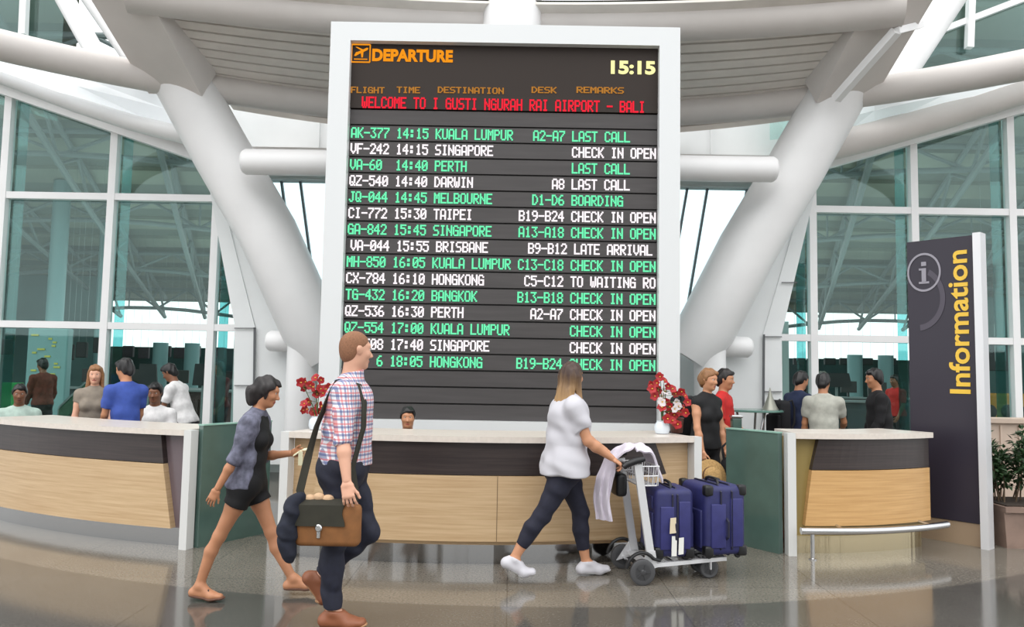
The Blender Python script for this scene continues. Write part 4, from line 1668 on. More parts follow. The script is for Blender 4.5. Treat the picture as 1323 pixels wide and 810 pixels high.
SK_TAN = skin('tan_skin', (186, 130, 96))
SK_FAIR = skin('fair_skin', (216, 164, 138))
SK_WARM = skin('warm_skin', (198, 142, 108))
SK_BROWN = skin('brown_skin', (128, 84, 60))
LIP = mat('lips', (160, 84, 76), 0.4)
LIPD = mat('dark_lips', (104, 58, 50), 0.4)
HAIR_DARK = mat('dark_hair', (30, 24, 24), 0.45, noise=0.3, nscale=40)
HAIR_BLACK = mat('black_hair', (20, 18, 19), 0.4, noise=0.3, nscale=40)
HAIR_STUB = mat('cropped_sandy_hair', (138, 96, 70), 0.8, noise=0.2, nscale=120)


def plaid_mat():
    m = bpy.data.materials.new('plaid_cotton')
    m.use_nodes = True
    nt = m.node_tree
    N, L = nt.nodes, nt.links
    b = N['Principled BSDF']
    b.inputs['Roughness'].default_value = 0.8
    tc = N.new('ShaderNodeTexCoord')
    sp = N.new('ShaderNodeSeparateXYZ')
    L.new(tc.outputs['Object'], sp.inputs[0])

    def math_(op, a, v):
        n = N.new('ShaderNodeMath')
        n.operation = op
        for i, q in enumerate((a, v)):
            if isinstance(q, (int, float)):
                n.inputs[i].default_value = q
            else:
                L.new(q, n.inputs[i])
        return n.outputs[0]
    diag = math_('ADD', sp.outputs[0], math_('MULTIPLY', sp.outputs[1], 0.8))

    def stripe(coord, period, phase, width):
        q = math_('FRACT', math_('ADD', math_('DIVIDE', coord, period), phase), 0)
        return math_('LESS_THAN', q, width)
    col = (*lin((226, 226, 232)), 1)
    prev = None
    for coord in (diag, sp.outputs[2]):
        for ph, w, c, a in ((0.0, 0.30, (48, 68, 128), 0.62), (0.55, 0.22, (206, 84, 84), 0.62)):
            mx = N.new('ShaderNodeMix')
            mx.data_type = 'RGBA'
            if prev is None:
                mx.inputs[6].default_value = col
            else:
                L.new(prev, mx.inputs[6])
            mx.inputs[7].default_value = (*lin(c), 1)
            L.new(math_('MULTIPLY', stripe(coord, 0.046, ph, w), a), mx.inputs[0])
            prev = mx.outputs[2]
    L.new(prev, b.inputs['Base Color'])
    return m


def ramp_hair():
    """Long hair, brown at the crown and blonde at the ends."""
    m = bpy.data.materials.new('brown_to_blonde_hair')
    m.use_nodes = True
    nt = m.node_tree
    N, L = nt.nodes, nt.links
    b = N['Principled BSDF']
    b.inputs['Roughness'].default_value = 0.5
    tc = N.new('ShaderNodeTexCoord')
    sp = N.new('ShaderNodeSeparateXYZ')
    L.new(tc.outputs['Object'], sp.inputs[0])
    nz = N.new('ShaderNodeTexNoise')
    nz.inputs['Scale'].default_value = 30
    mp = N.new('ShaderNodeMapping')
    mp.inputs['Scale'].default_value = (1, 1, 0.1)
    L.new(tc.outputs['Object'], mp.inputs[0])
    L.new(mp.outputs[0], nz.inputs['Vector'])
    ad = N.new('ShaderNodeMath')
    ad.operation = 'MULTIPLY_ADD'
    ad.inputs[1].default_value = 0.22
    L.new(nz.outputs[0], ad.inputs[0])
    L.new(sp.outputs[2], ad.inputs[2])
    cr_ = N.new('ShaderNodeValToRGB')
    rm = N.new('ShaderNodeMapRange')
    rm.inputs[1].default_value = 1.34
    rm.inputs[2].default_value = 1.72
    L.new(ad.outputs[0], rm.inputs[0])
    L.new(rm.outputs[0], cr_.inputs[0])
    cr_.color_ramp.elements[0].color = (*lin((204, 162, 108)), 1)
    cr_.color_ramp.elements[1].color = (*lin((66, 46, 38)), 1)
    L.new(cr_.outputs[0], b.inputs['Base Color'])
    return m


# --- man in plaid shirt
man = Human(H=1.77, lean=2, look=(32, 2, 0), legs=((20, -46, 50), (-4, 0, 0)), arms=((-6, 5, 6, 3), (3, 17, 10, 14, (0.45, 0.5, 0.4), (0, 1, 0))), gw=1.10, gd=1.20, head_fwd=0.02)
man.body('man with cropped hair in a plaid shirt and dark jeans walking with a shoulder bag', SK_FAIR, LIP, vox=0.007)
man.shirt(plaid_mat(), t=0.020, hem=0.02, sleeve=1.12, flare=0.01, vox=0.007, amp=0.005, neck=True, sleeve_t=0.017)
man.trousers(mat('dark_navy_denim', (30, 32, 48), 0.75, noise=0.2, nscale=30), t=0.013, top=0.09, leg=1.93, vox=0.007, amp=0.006, flare=0.008)
man.shoes(mat('tan_brown_leather', (140, 84, 56), 0.5), mat('tan_sole', (176, 132, 96), 0.6))
man.hair(HAIR_STUB, man.cap_hair(0.003, 0.066, -0.02), amp=0.0006)
man.place(-1.05, 5.0, 2)

# --- woman in shorts and denim jacket
wa = Human(H=1.525, lean=4, look=(6, 16, 0), legs=((23, 27, -2), (-25, -20, 4)), arms=((4, 4, 98, -12, (0.5, 0.6, 0.5)), (-17, 10, -27, 4)), female=True, gw=0.92, gd=0.90, leg_thick=0.92, arm_thick=0.9, head_fwd=0.045)
wa.body('woman with dark tied hair in black shorts and denim jacket holding a folded paper', SK_TAN, LIP, vox=0.007)
M_BLKCLOTH = mat('black_jersey', (16, 16, 19), 0.8)
wa.shirt(M_BLKCLOTH, t=0.010, hem=-0.06, sleeve=0, vox=0.007, amp=0.003, name='top')
wa.trousers(M_BLKCLOTH, t=0.014, top=0.06, leg=0.36, vox=0.007, name='shorts', flare=0.004)
wa.shirt(mat('faded_denim', (104, 105, 122), 0.85, noise=0.4, nscale=24), t=0.020, hem=-0.03, sleeve=(1.12, 1.10), flare=0.02, vox=0.007, amp=0.007, name='jacket', sleeve_t=0.016,
         front=[(wa.Pv + wa.u * 0.3 * wa.s + wa.fx * 0.045, wa.fx)])
wa.shoes(mat('brown_strap', (70, 44, 34), 0.5), mat('brown_sandal_sole', (96, 62, 46), 0.6), sandal=True)
h = wa.h
hs = wa.hs
wa.hair(HAIR_DARK, wa.cap_hair(0.017, 0.072, -0.02) + [ell(h(-0.105, 0, -0.035), V3(0.062, 0.066, 0.066) * hs, wa.Rm, k=0.03), ell(h(-0.08, 0, -0.10), V3(0.058, 0.06, 0.05) * hs, wa.Rm, k=0.03),
                                                       ell(h(0.02, -0.07, -0.01), V3(0.02, 0.012, 0.05) * hs, wa.Rm, k=0.02)], amp=0.010, freq=0.8)
wa.place(-1.83, 5.52, 0)

# --- woman pushing the trolley
wb = Human(H=1.65, lean=3, look=(38, -2, 0), legs=((22, 7, 0), (-29, -34, 24)), arms=((30, 0, 60, -2, (0.75, 0.8, 0.5), (0.3, 0, -1)), (24, 6, 56, -4, (0.75, 0.8, 0.5), (0.2, 0.3, -1))), female=True, gw=1.24, gd=1.34, leg_thick=1.14, arm_thick=1.12, head_fwd=0.02)
wb.body('woman with long brown-to-blonde hair in white top pushing the luggage trolley', SK_WARM, LIP, vox=0.007)
wb.shirt(mat('white_cotton', (194, 192, 198), 0.85), t=0.020, hem=-0.075, sleeve=0.66, flare=0.035, vox=0.007, amp=0.009, sleeve_t=0.026)
wb.trousers(mat('navy_stretch_cotton', (26, 27, 44), 0.8, noise=0.15, nscale=30), t=0.008, top=0.06, leg=1.72, vox=0.007, amp=0.004)
wb.shoes(mat('white_canvas_shoe', (200, 198, 204), 0.7), mat('white_rubber_sole', (208, 208, 210), 0.5))
h, hs = wb.h, wb.hs
wb.hair(ramp_hair(), wb.cap_hair(0.014, 0.070, -0.02) +
        [cap(h(-0.075, 0.0, 0.0), h(-0.150, 0.01, -0.31), 0.068 * hs, 0.048 * hs, wb.l, 1.25, 0.62, k=0.03), cap(h(-0.02, 0.075, 0.0), h(0.0, 0.10, -0.34), 0.036 * hs, 0.028 * hs, k=0.03),
         cap(h(-0.02, -0.075, 0.0), h(-0.02, -0.105, -0.36), 0.036 * hs, 0.024 * hs, k=0.03), cap(h(-0.09, 0.04, -0.12), h(-0.185, 0.05, -0.42), 0.045 * hs, 0.016 * hs, wb.l, 1.4, 0.6, k=0.02),
         cap(h(-0.09, -0.03, -0.12), h(-0.165, -0.03, -0.44), 0.045 * hs, 0.016 * hs, wb.l, 1.3, 0.6, k=0.02)], amp=0.006, freq=1.0)
wb.place(0.44, 6.15, 8)
# ------------------------------------------------------------------ luggage trolley (local: x forward, origin on the floor under the rear axle)
def rails(mb, pts, r, n=10):
    mb.tube(pts, r, n)


trolley = thing('luggage_trolley', 'aluminium airport luggage trolley pushed by the woman in the white top', 'trolley')
mb = MB()
for sd in (-1, 1):
    mb.beam((0.02, sd * 0.22, 0.135), (0.72, sd * 0.10, 0.150), 0.035, 0.030)
mb.beam((0.06, -0.22, 0.14), (0.06, 0.22, 0.14), 0.05, 0.03)
mb.beam((0.72, -0.12, 0.15), (0.72, 0.12, 0.15), 0.04, 0.03)
for x in (0.16, 0.28, 0.40, 0.52, 0.63):
    w = 0.22 - 0.12 * (x - 0.02) / 0.7
    mb.beam((x, -w, 0.14), (x, w, 0.14), 0.03, 0.015)
trolley_base = mb.build('platform', M_ALU, trolley)
mb = MB()
for sd in (-1, 1):
    mb.prism([(-0.06, sd * 0.225 - 0.006, 0.075), (0.13, sd * 0.225 - 0.006, 0.125), (0.11, sd * 0.225 - 0.006, 0.25), (0.06, sd * 0.225 - 0.006, 0.25)], (0, 0.012, 0))
mb.build('side_bracket', M_ALU, trolley)
for sd in (-1, 1):
    mb = MB()
    mb.beam((0.085, sd * 0.215, 0.16), (-0.03, sd * 0.215, 0.90), 0.026, 0.060, up=(1, 0, 0))
    mb.build('upright', M_ALU, trolley)
mb = MB()
mb.tube([(-0.15, -0.235, 0.885), (-0.12, -0.235, 0.905), (-0.05, -0.235, 0.93), (0.02, -0.232, 0.945)], [0.022, 0.026, 0.026, 0.020], 12)
mb.tube([(-0.15, 0.235, 0.885), (-0.12, 0.235, 0.905), (-0.05, 0.235, 0.93), (0.02, 0.232, 0.945)], [0.022, 0.026, 0.026, 0.020], 12)
mb.tube([(-0.13, -0.235, 0.898), (-0.145, -0.12, 0.898), (-0.145, 0.12, 0.898), (-0.13, 0.235, 0.898)], 0.019, 12)
mb.build('handle', M_BLACK, trolley, smooth=True)
# wire basket
mb = MB()
bx0, bx1, by, bz0, bz1 = -0.02, 0.15, 0.20, 0.735, 0.885
for z, g in ((bz1, 0.0), ((bz0 + bz1) / 2, 0.008), (bz0, 0.016)):
    q = [(bx0 + g, -by + g, z), (bx1 - g, -by + g, z), (bx1 - g, by - g, z), (bx0 + g, by - g, z), (bx0 + g, -by + g, z)]
    for i in range(4):
        mb.tube([q[i], q[i + 1]], 0.005, 6)
for i in range(5):
    x = bx0 + (bx1 - bx0) * i / 4
    for sd in (-1, 1):
        mb.tube([(x, sd * by, bz1), (x * 0.96 + 0.002, sd * (by - 0.016), bz0)], 0.004, 6)
for i in range(8):
    y = -by + 2 * by * i / 7
    mb.tube([(bx1, y, bz1), (bx1 - 0.016, y * 0.92, bz0), (bx0 + 0.016, y * 0.92, bz0), (bx0, y, bz1)], 0.004, 6)
mb.build('basket', M_ALU, trolley, smooth=True)
# wheels
def wheel(x, y, r, parent):
    R = Matrix.Rotation(math.pi / 2, 3, 'X')
    mb = MB()
    prof = [(r * 0.60, -0.016), (r * 0.88, -0.019), (r, -0.012), (r, 0.012), (r * 0.88, 0.019), (r * 0.60, 0.016)]
    mb.lathe(prof, (x, y, r), 28, R)
    w = mb.build('wheel', mat('grey_tyre', (70, 70, 72), 0.6), parent, smooth=True)
    mb = MB()
    mb.lathe([(0.012, -0.026), (r * 0.2, -0.024), (r * 0.24, -0.020), (r * 0.62, -0.017), (r * 0.62, 0.017), (r * 0.24, 0.020), (r * 0.2, 0.024), (0.012, 0.026)], (x, y, r), 20, R)
    for k in range(5):
        a = 2 * math.pi * k / 5
        mb.beam((x + math.cos(a) * r * 0.2, y - 0.019, r + math.sin(a) * r * 0.2), (x + math.cos(a) * r * 0.6, y - 0.019, r + math.sin(a) * r * 0.6), 0.012, 0.008)
    mb.build('hub', mat('dark_grey_hub', (58, 58, 60), 0.45), w, smooth=True)
    return w


for sd in (-1, 1):
    wheel(0.0, sd * 0.255, 0.098, trolley)
    wheel(0.60, sd * 0.095, 0.075, trolley)
    mb = MB()
    mb.beam((0.60, sd * 0.095 - 0.028, 0.075), (0.60, sd * 0.095 - 0.028, 0.14), 0.010, 0.035)
    mb.beam((0.60, sd * 0.095 + 0.028, 0.075), (0.60, sd * 0.095 + 0.028, 0.14), 0.010, 0.035)
    mb.beam((0.60, sd * 0.095 - 0.033, 0.138), (0.60, sd * 0.095 + 0.033, 0.138), 0.05, 0.014)
    mb.build('fork', M_ALU, trolley)
    # black brake bow over the rear wheel
    mb = MB()
    pts = [(0.125 * math.cos(a) - 0.005, sd * 0.255, 0.098 + 0.145 * math.sin(a)) for a in [math.radians(d) for d in range(168, 28, -14)]]
    mb.tube(pts, 0.014, 8)
    mb.tube([pts[-1], (0.15, sd * 0.23, 0.175)], 0.012, 8)
    mb.build('brake_bow', M_BLACK, trolley, smooth=True)
mb = MB()
mb.tube([(0, -0.25, 0.098), (0, 0.25, 0.098)], 0.012, 8)
mb.build('axle', M_STEEL, trolley, smooth=True)
T_LOC, T_ROT = Vector((0.985, 6.26, 0)), math.radians(9)
trolley.location = T_LOC
trolley.rotation_euler = (0, 0, T_ROT)


def tw(x, y, z):
    return T_LOC + Matrix.Rotation(T_ROT, 3, 'Z') @ Vector((x, y, z))


# ------------------------------------------------------------------ suitcases
M_BLUE = mat('violet_blue_nylon', (38, 40, 90), 0.55, noise=0.14, nscale=20)
M_NAVYTRIM = mat('dark_navy_trim', (30, 30, 52), 0.6)


def suitcase(label, sx, sy, sz, style):
    """Upright soft case standing on z=0: x thickness, y width."""
    root = thing('suitcase', label, 'suitcase', group='blue suitcases on the trolley')
    mb = MB()
    mb.rbox((0, 0, 0.03 + (sz - 0.03) / 2), (sx, sy, sz - 0.03), 0.045, seg=4)
    mb.build('shell', M_BLUE, root, smooth=True)
    mb = MB()
    # zip bands round the side faces
    for x in ((-0.02, 0.02) if style == 1 else (-0.05, 0.045)):
        prof = [(-sy / 2 - 0.004, 0.09), (-sy / 2 - 0.004, sz - 0.05), (-sy / 2 + 0.05, sz + 0.004), (sy / 2 - 0.05, sz + 0.004), (sy / 2 + 0.004, sz - 0.05), (sy / 2 + 0.004, 0.09), (sy / 2 - 0.05, 0.028), (-sy / 2 + 0.05, 0.028)]
        w = 0.012 if style == 1 else 0.016
        for i in range(len(prof)):
            a, b = prof[i], prof[(i + 1) % len(prof)]
            mb.beam((x, a[0], a[1]), (x, b[0], b[1]), w, 0.012, up=(1, 0, 0))
    mb.build('zip_band', M_NAVYTRIM, root)
    # front pockets on the two broad faces and side pocket panel
    mb = MB()
    for sg in (-1, 1):
        mb.rbox((sg * (sx / 2 + 0.004), 0, sz * 0.40), (0.024, sy * 0.74, sz * 0.52), 0.011)
        if style == 1:
            mb.rbox((sg * (sx / 2 + 0.004), 0, sz * 0.80), (0.020, sy * 0.70, sz * 0.18), 0.009)
    mb.build('pocket', M_BLUE, root, smooth=True)
    mb = MB()
    mb.rbox((-sx * 0.20, -sy / 2 - 0.004, sz * 0.46), (sx * 0.36, 0.018, sz * 0.60), 0.008)
    mb.rbox((sx * 0.25, -sy / 2 - 0.004, sz * 0.5), (sx * 0.30, 0.016, sz * 0.66), 0.007)
    mb.build('side_panel', mat('lighter_blue_nylon', (46, 47, 104), 0.5, noise=0.12, nscale=16), root, smooth=True)
    mb = MB()
    for cx in (-1, 1):
        for cy in (-1, 1):
            mb.rbox((cx * (sx / 2 - 0.03), cy * (sy / 2 - 0.03), 0.065), (0.075, 0.075, 0.085), 0.018)
            if style == 2:
                mb.rbox((cx * (sx / 2 - 0.03), cy * (sy / 2 - 0.03), sz - 0.035), (0.072, 0.072, 0.085), 0.018)
    mb.build('corner_guard', M_BLACK, root, smooth=True)
    for (hx, hy) in ((0, 0),):
        mb = MB()
        mb.tube([(hx, -0.10, sz - 0.004), (hx, -0.085, sz + 0.028), (hx, -0.04, sz + 0.038), (hx, 0.04, sz + 0.038), (hx, 0.085, sz + 0.028), (hx, 0.10, sz - 0.004)], 0.012, 8)
        mb.build('top_handle', M_BLACK, root, smooth=True)
    mb = MB()
    mb.tube([(0, -sy / 2 - 0.002, sz * 0.28), (0, -sy / 2 - 0.032, sz * 0.32), (0, -sy / 2 - 0.036, sz * 0.52), (0, -sy / 2 - 0.002, sz * 0.56)], 0.010, 8)
    mb.build('side_handle', M_NAVYTRIM, root, smooth=True)
    for cx in (-1, 1):
        mb = MB()
        mb.lathe([(0.026, -0.012), (0.030, -0.006), (0.030, 0.006), (0.026, 0.012)], (cx * (sx / 2 - 0.05), sy / 2 - 0.05, 0.030), 14, Matrix.Rotation(math.pi / 2, 3, 'X'))
        mb.lathe([(0.026, -0.012), (0.030, -0.006), (0.030, 0.006), (0.026, 0.012)], (cx * (sx / 2 - 0.05), -sy / 2 + 0.05, 0.030), 14, Matrix.Rotation(math.pi / 2, 3, 'X'))
        mb.build('wheel', M_BLACK, root, smooth=True)
    return root


s1 = suitcase('smaller blue suitcase with hanging paper tags, next to the trolley upright', 0.31, 0.40, 0.55, 1)
mb = MB()
mb.prism([(-0.055, -0.237, 0.22), (-0.005, -0.240, 0.225), (0.0, -0.226, 0.34), (-0.045, -0.224, 0.335)], (0, -0.003, 0))
mb.build('luggage_tag', mat('beige_tag', (206, 192, 164), 0.6), s1)
mb = MB()
mb.prism([(-0.04, -0.236, 0.05), (0.0, -0.238, 0.05), (0.005, -0.232, 0.20), (-0.035, -0.230, 0.20)], (0, -0.003, 0))
mb.prism([(0.015, -0.236, 0.06), (0.055, -0.238, 0.065), (0.06, -0.232, 0.19), (0.022, -0.230, 0.185)], (0, -0.003, 0))
mb.build('luggage_tag', mat('white_tag', (222, 222, 216), 0.6), s1)
p = tw(0.285, 0, 0.158)
s1.location = p
s1.rotation_euler = (0, 0, T_ROT - 0.03)
s2 = suitcase('larger blue suitcase with dark corner guards, at the front of the trolley', 0.35, 0.46, 0.565, 2)
p = tw(0.675, 0.02, 0.166)
s2.location = p
s2.rotation_euler = (0, 0, T_ROT + 0.10)

# ------------------------------------------------------------------ white cloth on the handle, black bag under it
def sheet(mb, rows, th=0.008):
    """A soft sheet with thickness through rows of points."""
    h_, w_ = len(rows), len(rows[0])
    R = [[Vector(p) for p in r] for r in rows]
    nr = []
    for i in range(h_):
        q = []
        for j in range(w_):
            du = R[i][min(j + 1, w_ - 1)] - R[i][max(j - 1, 0)]
            dv_ = R[min(i + 1, h_ - 1)][j] - R[max(i - 1, 0)][j]
            q.append(du.cross(dv_).normalized())
        nr.append(q)
    o = len(mb.v)
    mb.v += [tuple(R[i][j] + nr[i][j] * th / 2) for i in range(h_) for j in range(w_)] + [tuple(R[i][j] - nr[i][j] * th / 2) for i in range(h_) for j in range(w_)]
    m = h_ * w_
    f = []
    for i in range(h_ - 1):
        for j in range(w_ - 1):
            a = [i * w_ + j, i * w_ + j + 1, (i + 1) * w_ + j + 1, (i + 1) * w_ + j]
            f.append(tuple(o + k for k in a))
            f.append(tuple(o + m + k for k in reversed(a)))
    rim = [j for j in range(w_)] + [i * w_ + w_ - 1 for i in range(1, h_)] + [(h_ - 1) * w_ + j for j in range(w_ - 2, -1, -1)] + [i * w_ for i in range(h_ - 2, 0, -1)]
    for k in range(len(rim)):
        a, b = rim[k], rim[(k + 1) % len(rim)]
        f.append((o + a, o + m + a, o + m + b, o + b))
    mb.f += f
    mb.mi += [mb.cur] * len(f)
    return mb


M_CLOTH = mat('white_towelling', (206, 198, 210), 0.9, noise=0.06, nscale=14)
mb = MB()
rows = []
for i in range(24):
    t = i / 23
    row = []
    for j in range(13):
        v = j / 12 - 0.5
        # from in front of the basket, up over it in a hump and over the cross bar
        x = 0.20 - 0.38 * t
        z = 0.80 + 0.19 * math.sin(math.pi * min(0.5, t * 1.6)) + 0.045 * math.sin(math.pi * t) - 0.045 * max(0, t - 0.55) / 0.45
        y = -0.01 + v * 0.27
        wv = 0.009 * math.sin(13 * v * 2 + 5 * t) + 0.007 * math.sin(21 * t + 7 * v)
        row.append((x + wv * 0.4, y, z + wv - 0.05 * (abs(v) * 2) ** 5 * (1 if t < 0.6 else 0)))
    rows.append(row)
# the hanging end behind the bar, swinging out towards the walker
for i in range(1, 20):
    t = i / 19
    row = []
    for j in range(13):
        v = j / 12 - 0.5
        k = min(1, t * 3)
        x = -0.185 - 0.075 * k - v * 0.10 * k + 0.012 * math.sin(7 * t)
        y = -0.01 - 0.06 * k + v * (0.27 - 0.15 * k) + 0.014 * math.sin(v * 15 + t * 4) * k
        row.append((x, y, 0.935 - 0.48 * t))
    rows.append(row)
sheet(mb, rows, 0.012)
tl = mb.build('towel', M_CLOTH, None, smooth=True)
tag(tl, 'white towel thrown over the trolley basket and handle, one end hanging down', 'towel')
tl.location = T_LOC
tl.rotation_euler = (0, 0, T_ROT)
hbg = thing('handbag', 'small black handbag hanging under the trolley handle', 'bag')
mb = MB()
mb.rbox((-0.105, 0.03, 0.72), (0.09, 0.20, 0.18), 0.03)
mb.build('pouch', M_BLACK, hbg, smooth=True)
mb = MB()
mb.tube([(-0.085, 0.05, 0.79), (-0.108, 0.05, 0.88), (-0.125, 0.05, 0.925), (-0.145, 0.05, 0.929), (-0.170, 0.05, 0.915), (-0.172, 0.05, 0.88), (-0.140, 0.10, 0.79)], 0.006, 8)
mb.build('strap', M_BLACK, hbg, smooth=True)
hbg.location = T_LOC
hbg.rotation_euler = (0, 0, T_ROT)

# ------------------------------------------------------------------ the man's shoulder bag and the jacket over it
M_TANB = mat('tan_suede', (134, 88, 48), 0.75, noise=0.15, nscale=16)
M_OLIVE = mat('dark_olive_canvas', (44, 42, 32), 0.8, noise=0.12, nscale=20)
bag = thing('satchel', 'tan and dark olive satchel hanging at the hip of the man in plaid', 'bag', (-1.08, 4.72, 0))
YBg = 4.735
mb = MB()
bx0, bx1 = -1.275, -0.885
mb.rbox(((bx0 + bx1) / 2, YBg, 0.665), (bx1 - bx0, 0.10, 0.25), 0.035, seg=4)
mb.build('body', M_TANB, bag, smooth=True)
mb = MB()
rows = []
for i in range(9):
    t = i / 8
    row = []
    for j in range(9):
        x = bx0 - 0.004 + (bx1 - 0.09 - bx0) * j / 8
        if t < 0.35:
            a = t / 0.35
            y, z = YBg + 0.055 - 0.10 * a, 0.795 + 0.018 * math.sin(math.pi * a)
        else:
            a = (t - 0.35) / 0.65
            y, z = YBg - 0.050 - 0.010 * a - 0.004 * math.sin(j), 0.790 - 0.125 * a
        row.append((x + 0.01 * math.sin(i), y, z))
    rows.append(row)
sheet(mb, rows, 0.008)
mb.build('flap', M_OLIVE, bag, smooth=True)
mb = MB()
mb.lathe([(0.004, 0.0), (0.020, 0.0), (0.022, 0.006), (0.016, 0.012), (0.004, 0.012)], (-1.125, YBg - 0.062, 0.655), 16, Matrix.Rotation(math.pi / 2, 3, 'X'))
mb.rbox((-1.125, YBg - 0.060, 0.625), (0.022, 0.010, 0.06), 0.004)
mb.build('buckle', M_STEEL, bag, smooth=True)
# strap: from the back end of the bag over the near shoulder and down the chest
S = man.world(man.arms[1]['S'])
N_ = man.world(man.N)
mid = S.lerp(N_, 0.42)
mb = MB()
pts = [Vector((bx0 + 0.05, YBg, 0.775)), Vector((-1.262, 4.75, 0.86)), Vector((-1.235, 4.80, 1.05)), Vector((-1.200, 4.845, 1.24)), Vector((mid.x - 0.105, mid.y - 0.01, mid.z - 0.055)), Vector((mid.x - 0.06, mid.y, mid.z + 0.035)), Vector((mid.x + 0.0, mid.y, mid.z + 0.052)),
       Vector((mid.x + 0.075, mid.y, mid.z + 0.01)), Vector((mid.x + 0.118, mid.y - 0.035, mid.z - 0.10)), Vector((mid.x + 0.125, mid.y - 0.075, mid.z - 0.25)), Vector((-0.955, 4.775, 1.0)), Vector((-0.925, 4.75, 0.87)), Vector((bx1 - 0.04, YBg, 0.775))]
rows = []
for i, p in enumerate(pts):
    rows.append([(p.x - 0.010, p.y - 0.022, p.z), (p.x, p.y - 0.012, p.z + 0.003), (p.x, p.y + 0.012, p.z + 0.003), (p.x + 0.010, p.y + 0.022, p.z)])
for i in range(3):
    rr = rows[i]
    p = pts[i]
    rows[i] = [(p.x - 0.024, p.y - 0.004, p.z), (p.x - 0.010, p.y - 0.004, p.z), (p.x + 0.010, p.y - 0.004, p.z), (p.x + 0.024, p.y - 0.004, p.z)]
sheet(mb, rows, 0.008)
mb.build('strap', M_OLIVE, bag, smooth=True)
mb = MB()
rnd = random.Random(3)
for k in range(3):
    mb.sphere((-1.20 + 0.055 * k, YBg + 0.008, 0.815 + 0.010 * (k % 2)), (0.036, 0.028, 0.026), 10, 7)
sc = mb.build('scarf', mat('cream_scarf', (204, 170, 136), 0.9, bump=0.4, nscale=30), None, smooth=True)
tag(sc, 'crumpled cream scarf stuffed in the top of the tan satchel', 'scarf')
# jacket: thick folded cloth hanging from the back end of the bag
jk = field_mesh([cap(V3(-1.285, 4.70, 0.79), V3(-1.315, 4.685, 0.62), 0.052, 0.058, V3(0, 1, 0), 1.1, 0.9, k=0.03), cap(V3(-1.315, 4.685, 0.62), V3(-1.300, 4.68, 0.50), 0.056, 0.042, k=0.03),
                 cap(V3(-1.25, 4.73, 0.82), V3(-1.30, 4.72, 0.70), 0.040, 0.05, k=0.03), cap(V3(-1.30, 4.69, 0.55), V3(-1.292, 4.685, 0.47), 0.044, 0.030, k=0.02)], 0.007, noise=wrinkle(0.008, 2.0))
jk = mesh_obj('jacket', [jk], mat('navy_wool', (26, 30, 44), 0.85, noise=0.25, nscale=20))
tag(jk, 'folded navy jacket hanging off the back end of the satchel', 'jacket')

# paper in the walking woman's hand
A = wa.arms[0]
hp_ = wa.world(A['W'] + A['hdir'] * 0.105 * wa.s + A['n'] * 0.02)
mb = MB()
rows = []
for i in range(6):
    t = i / 5
    rows.append([(hp_.x - 0.05 + 0.12 * t, hp_.y - 0.03 + 0.015 * j, hp_.z - 0.01 + 0.05 * t - 0.035 * abs(t - 0.5) + 0.012 * (j % 2)) for j in range(5)])
sheet(mb, rows, 0.002)
rows = []
for i in range(5):
    t = i / 4
    rows.append([(hp_.x - 0.01 + 0.035 * (j / 4), hp_.y - 0.035 - 0.004 * j, hp_.z + 0.01 - 0.10 * t + 0.006 * (j % 2)) for j in range(5)])
sheet(mb, rows, 0.002)
pp = mb.build('paper', mat('pale_paper', (226, 222, 188), 0.7), None)
tag(pp, 'folded pale paper in the hand of the woman in shorts', 'paper')

# ------------------------------------------------------------------ orchids
M_RED = mat('deep_red_petal', (158, 18, 26), 0.55, noise=0.2, nscale=30)
M_WHITEP = mat('white_petal', (236, 228, 230), 0.6)
M_STEM = mat('green_stem', (70, 92, 48), 0.6)
M_LEAFD = mat('dark_green_leaf', (34, 62, 34), 0.45, noise=0.25, nscale=12)
BLOSSOM = {}


def blossom_mesh(kind):
    if kind in BLOSSOM:
        return BLOSSOM[kind]
    mb = MB()
    for k in range(5):
        a = 2 * math.pi * k / 5 + 0.3
        R = Matrix.Rotation(a, 3, 'Z')
        rows = []
        for i in range(5):
            t = i / 4
            w = 0.017 * math.sin(math.pi * (0.12 + 0.80 * t)) * (1.35 if k in (1, 4) else 1.0)
            rows.append([R @ Vector((0.004 + 0.034 * t, v * w, 0.010 * math.sin(t * 2.2) + 0.004 * abs(v))) for v in (-1, -0.4, 0.4, 1)])
        sheet(mb, rows, 0.002)
    mb.cur = 1
    mb.sphere((0.004, 0, 0.008), (0.007, 0.006, 0.009), 8, 5)
    o = mb.build('blossom', [M_RED if kind == 'red' else M_WHITEP, mat('yellow_throat', (222, 176, 70), 0.5)], None, smooth=True)
    me = o.data
    bpy.data.objects.remove(o)
    BLOSSOM[kind] = me
    return me


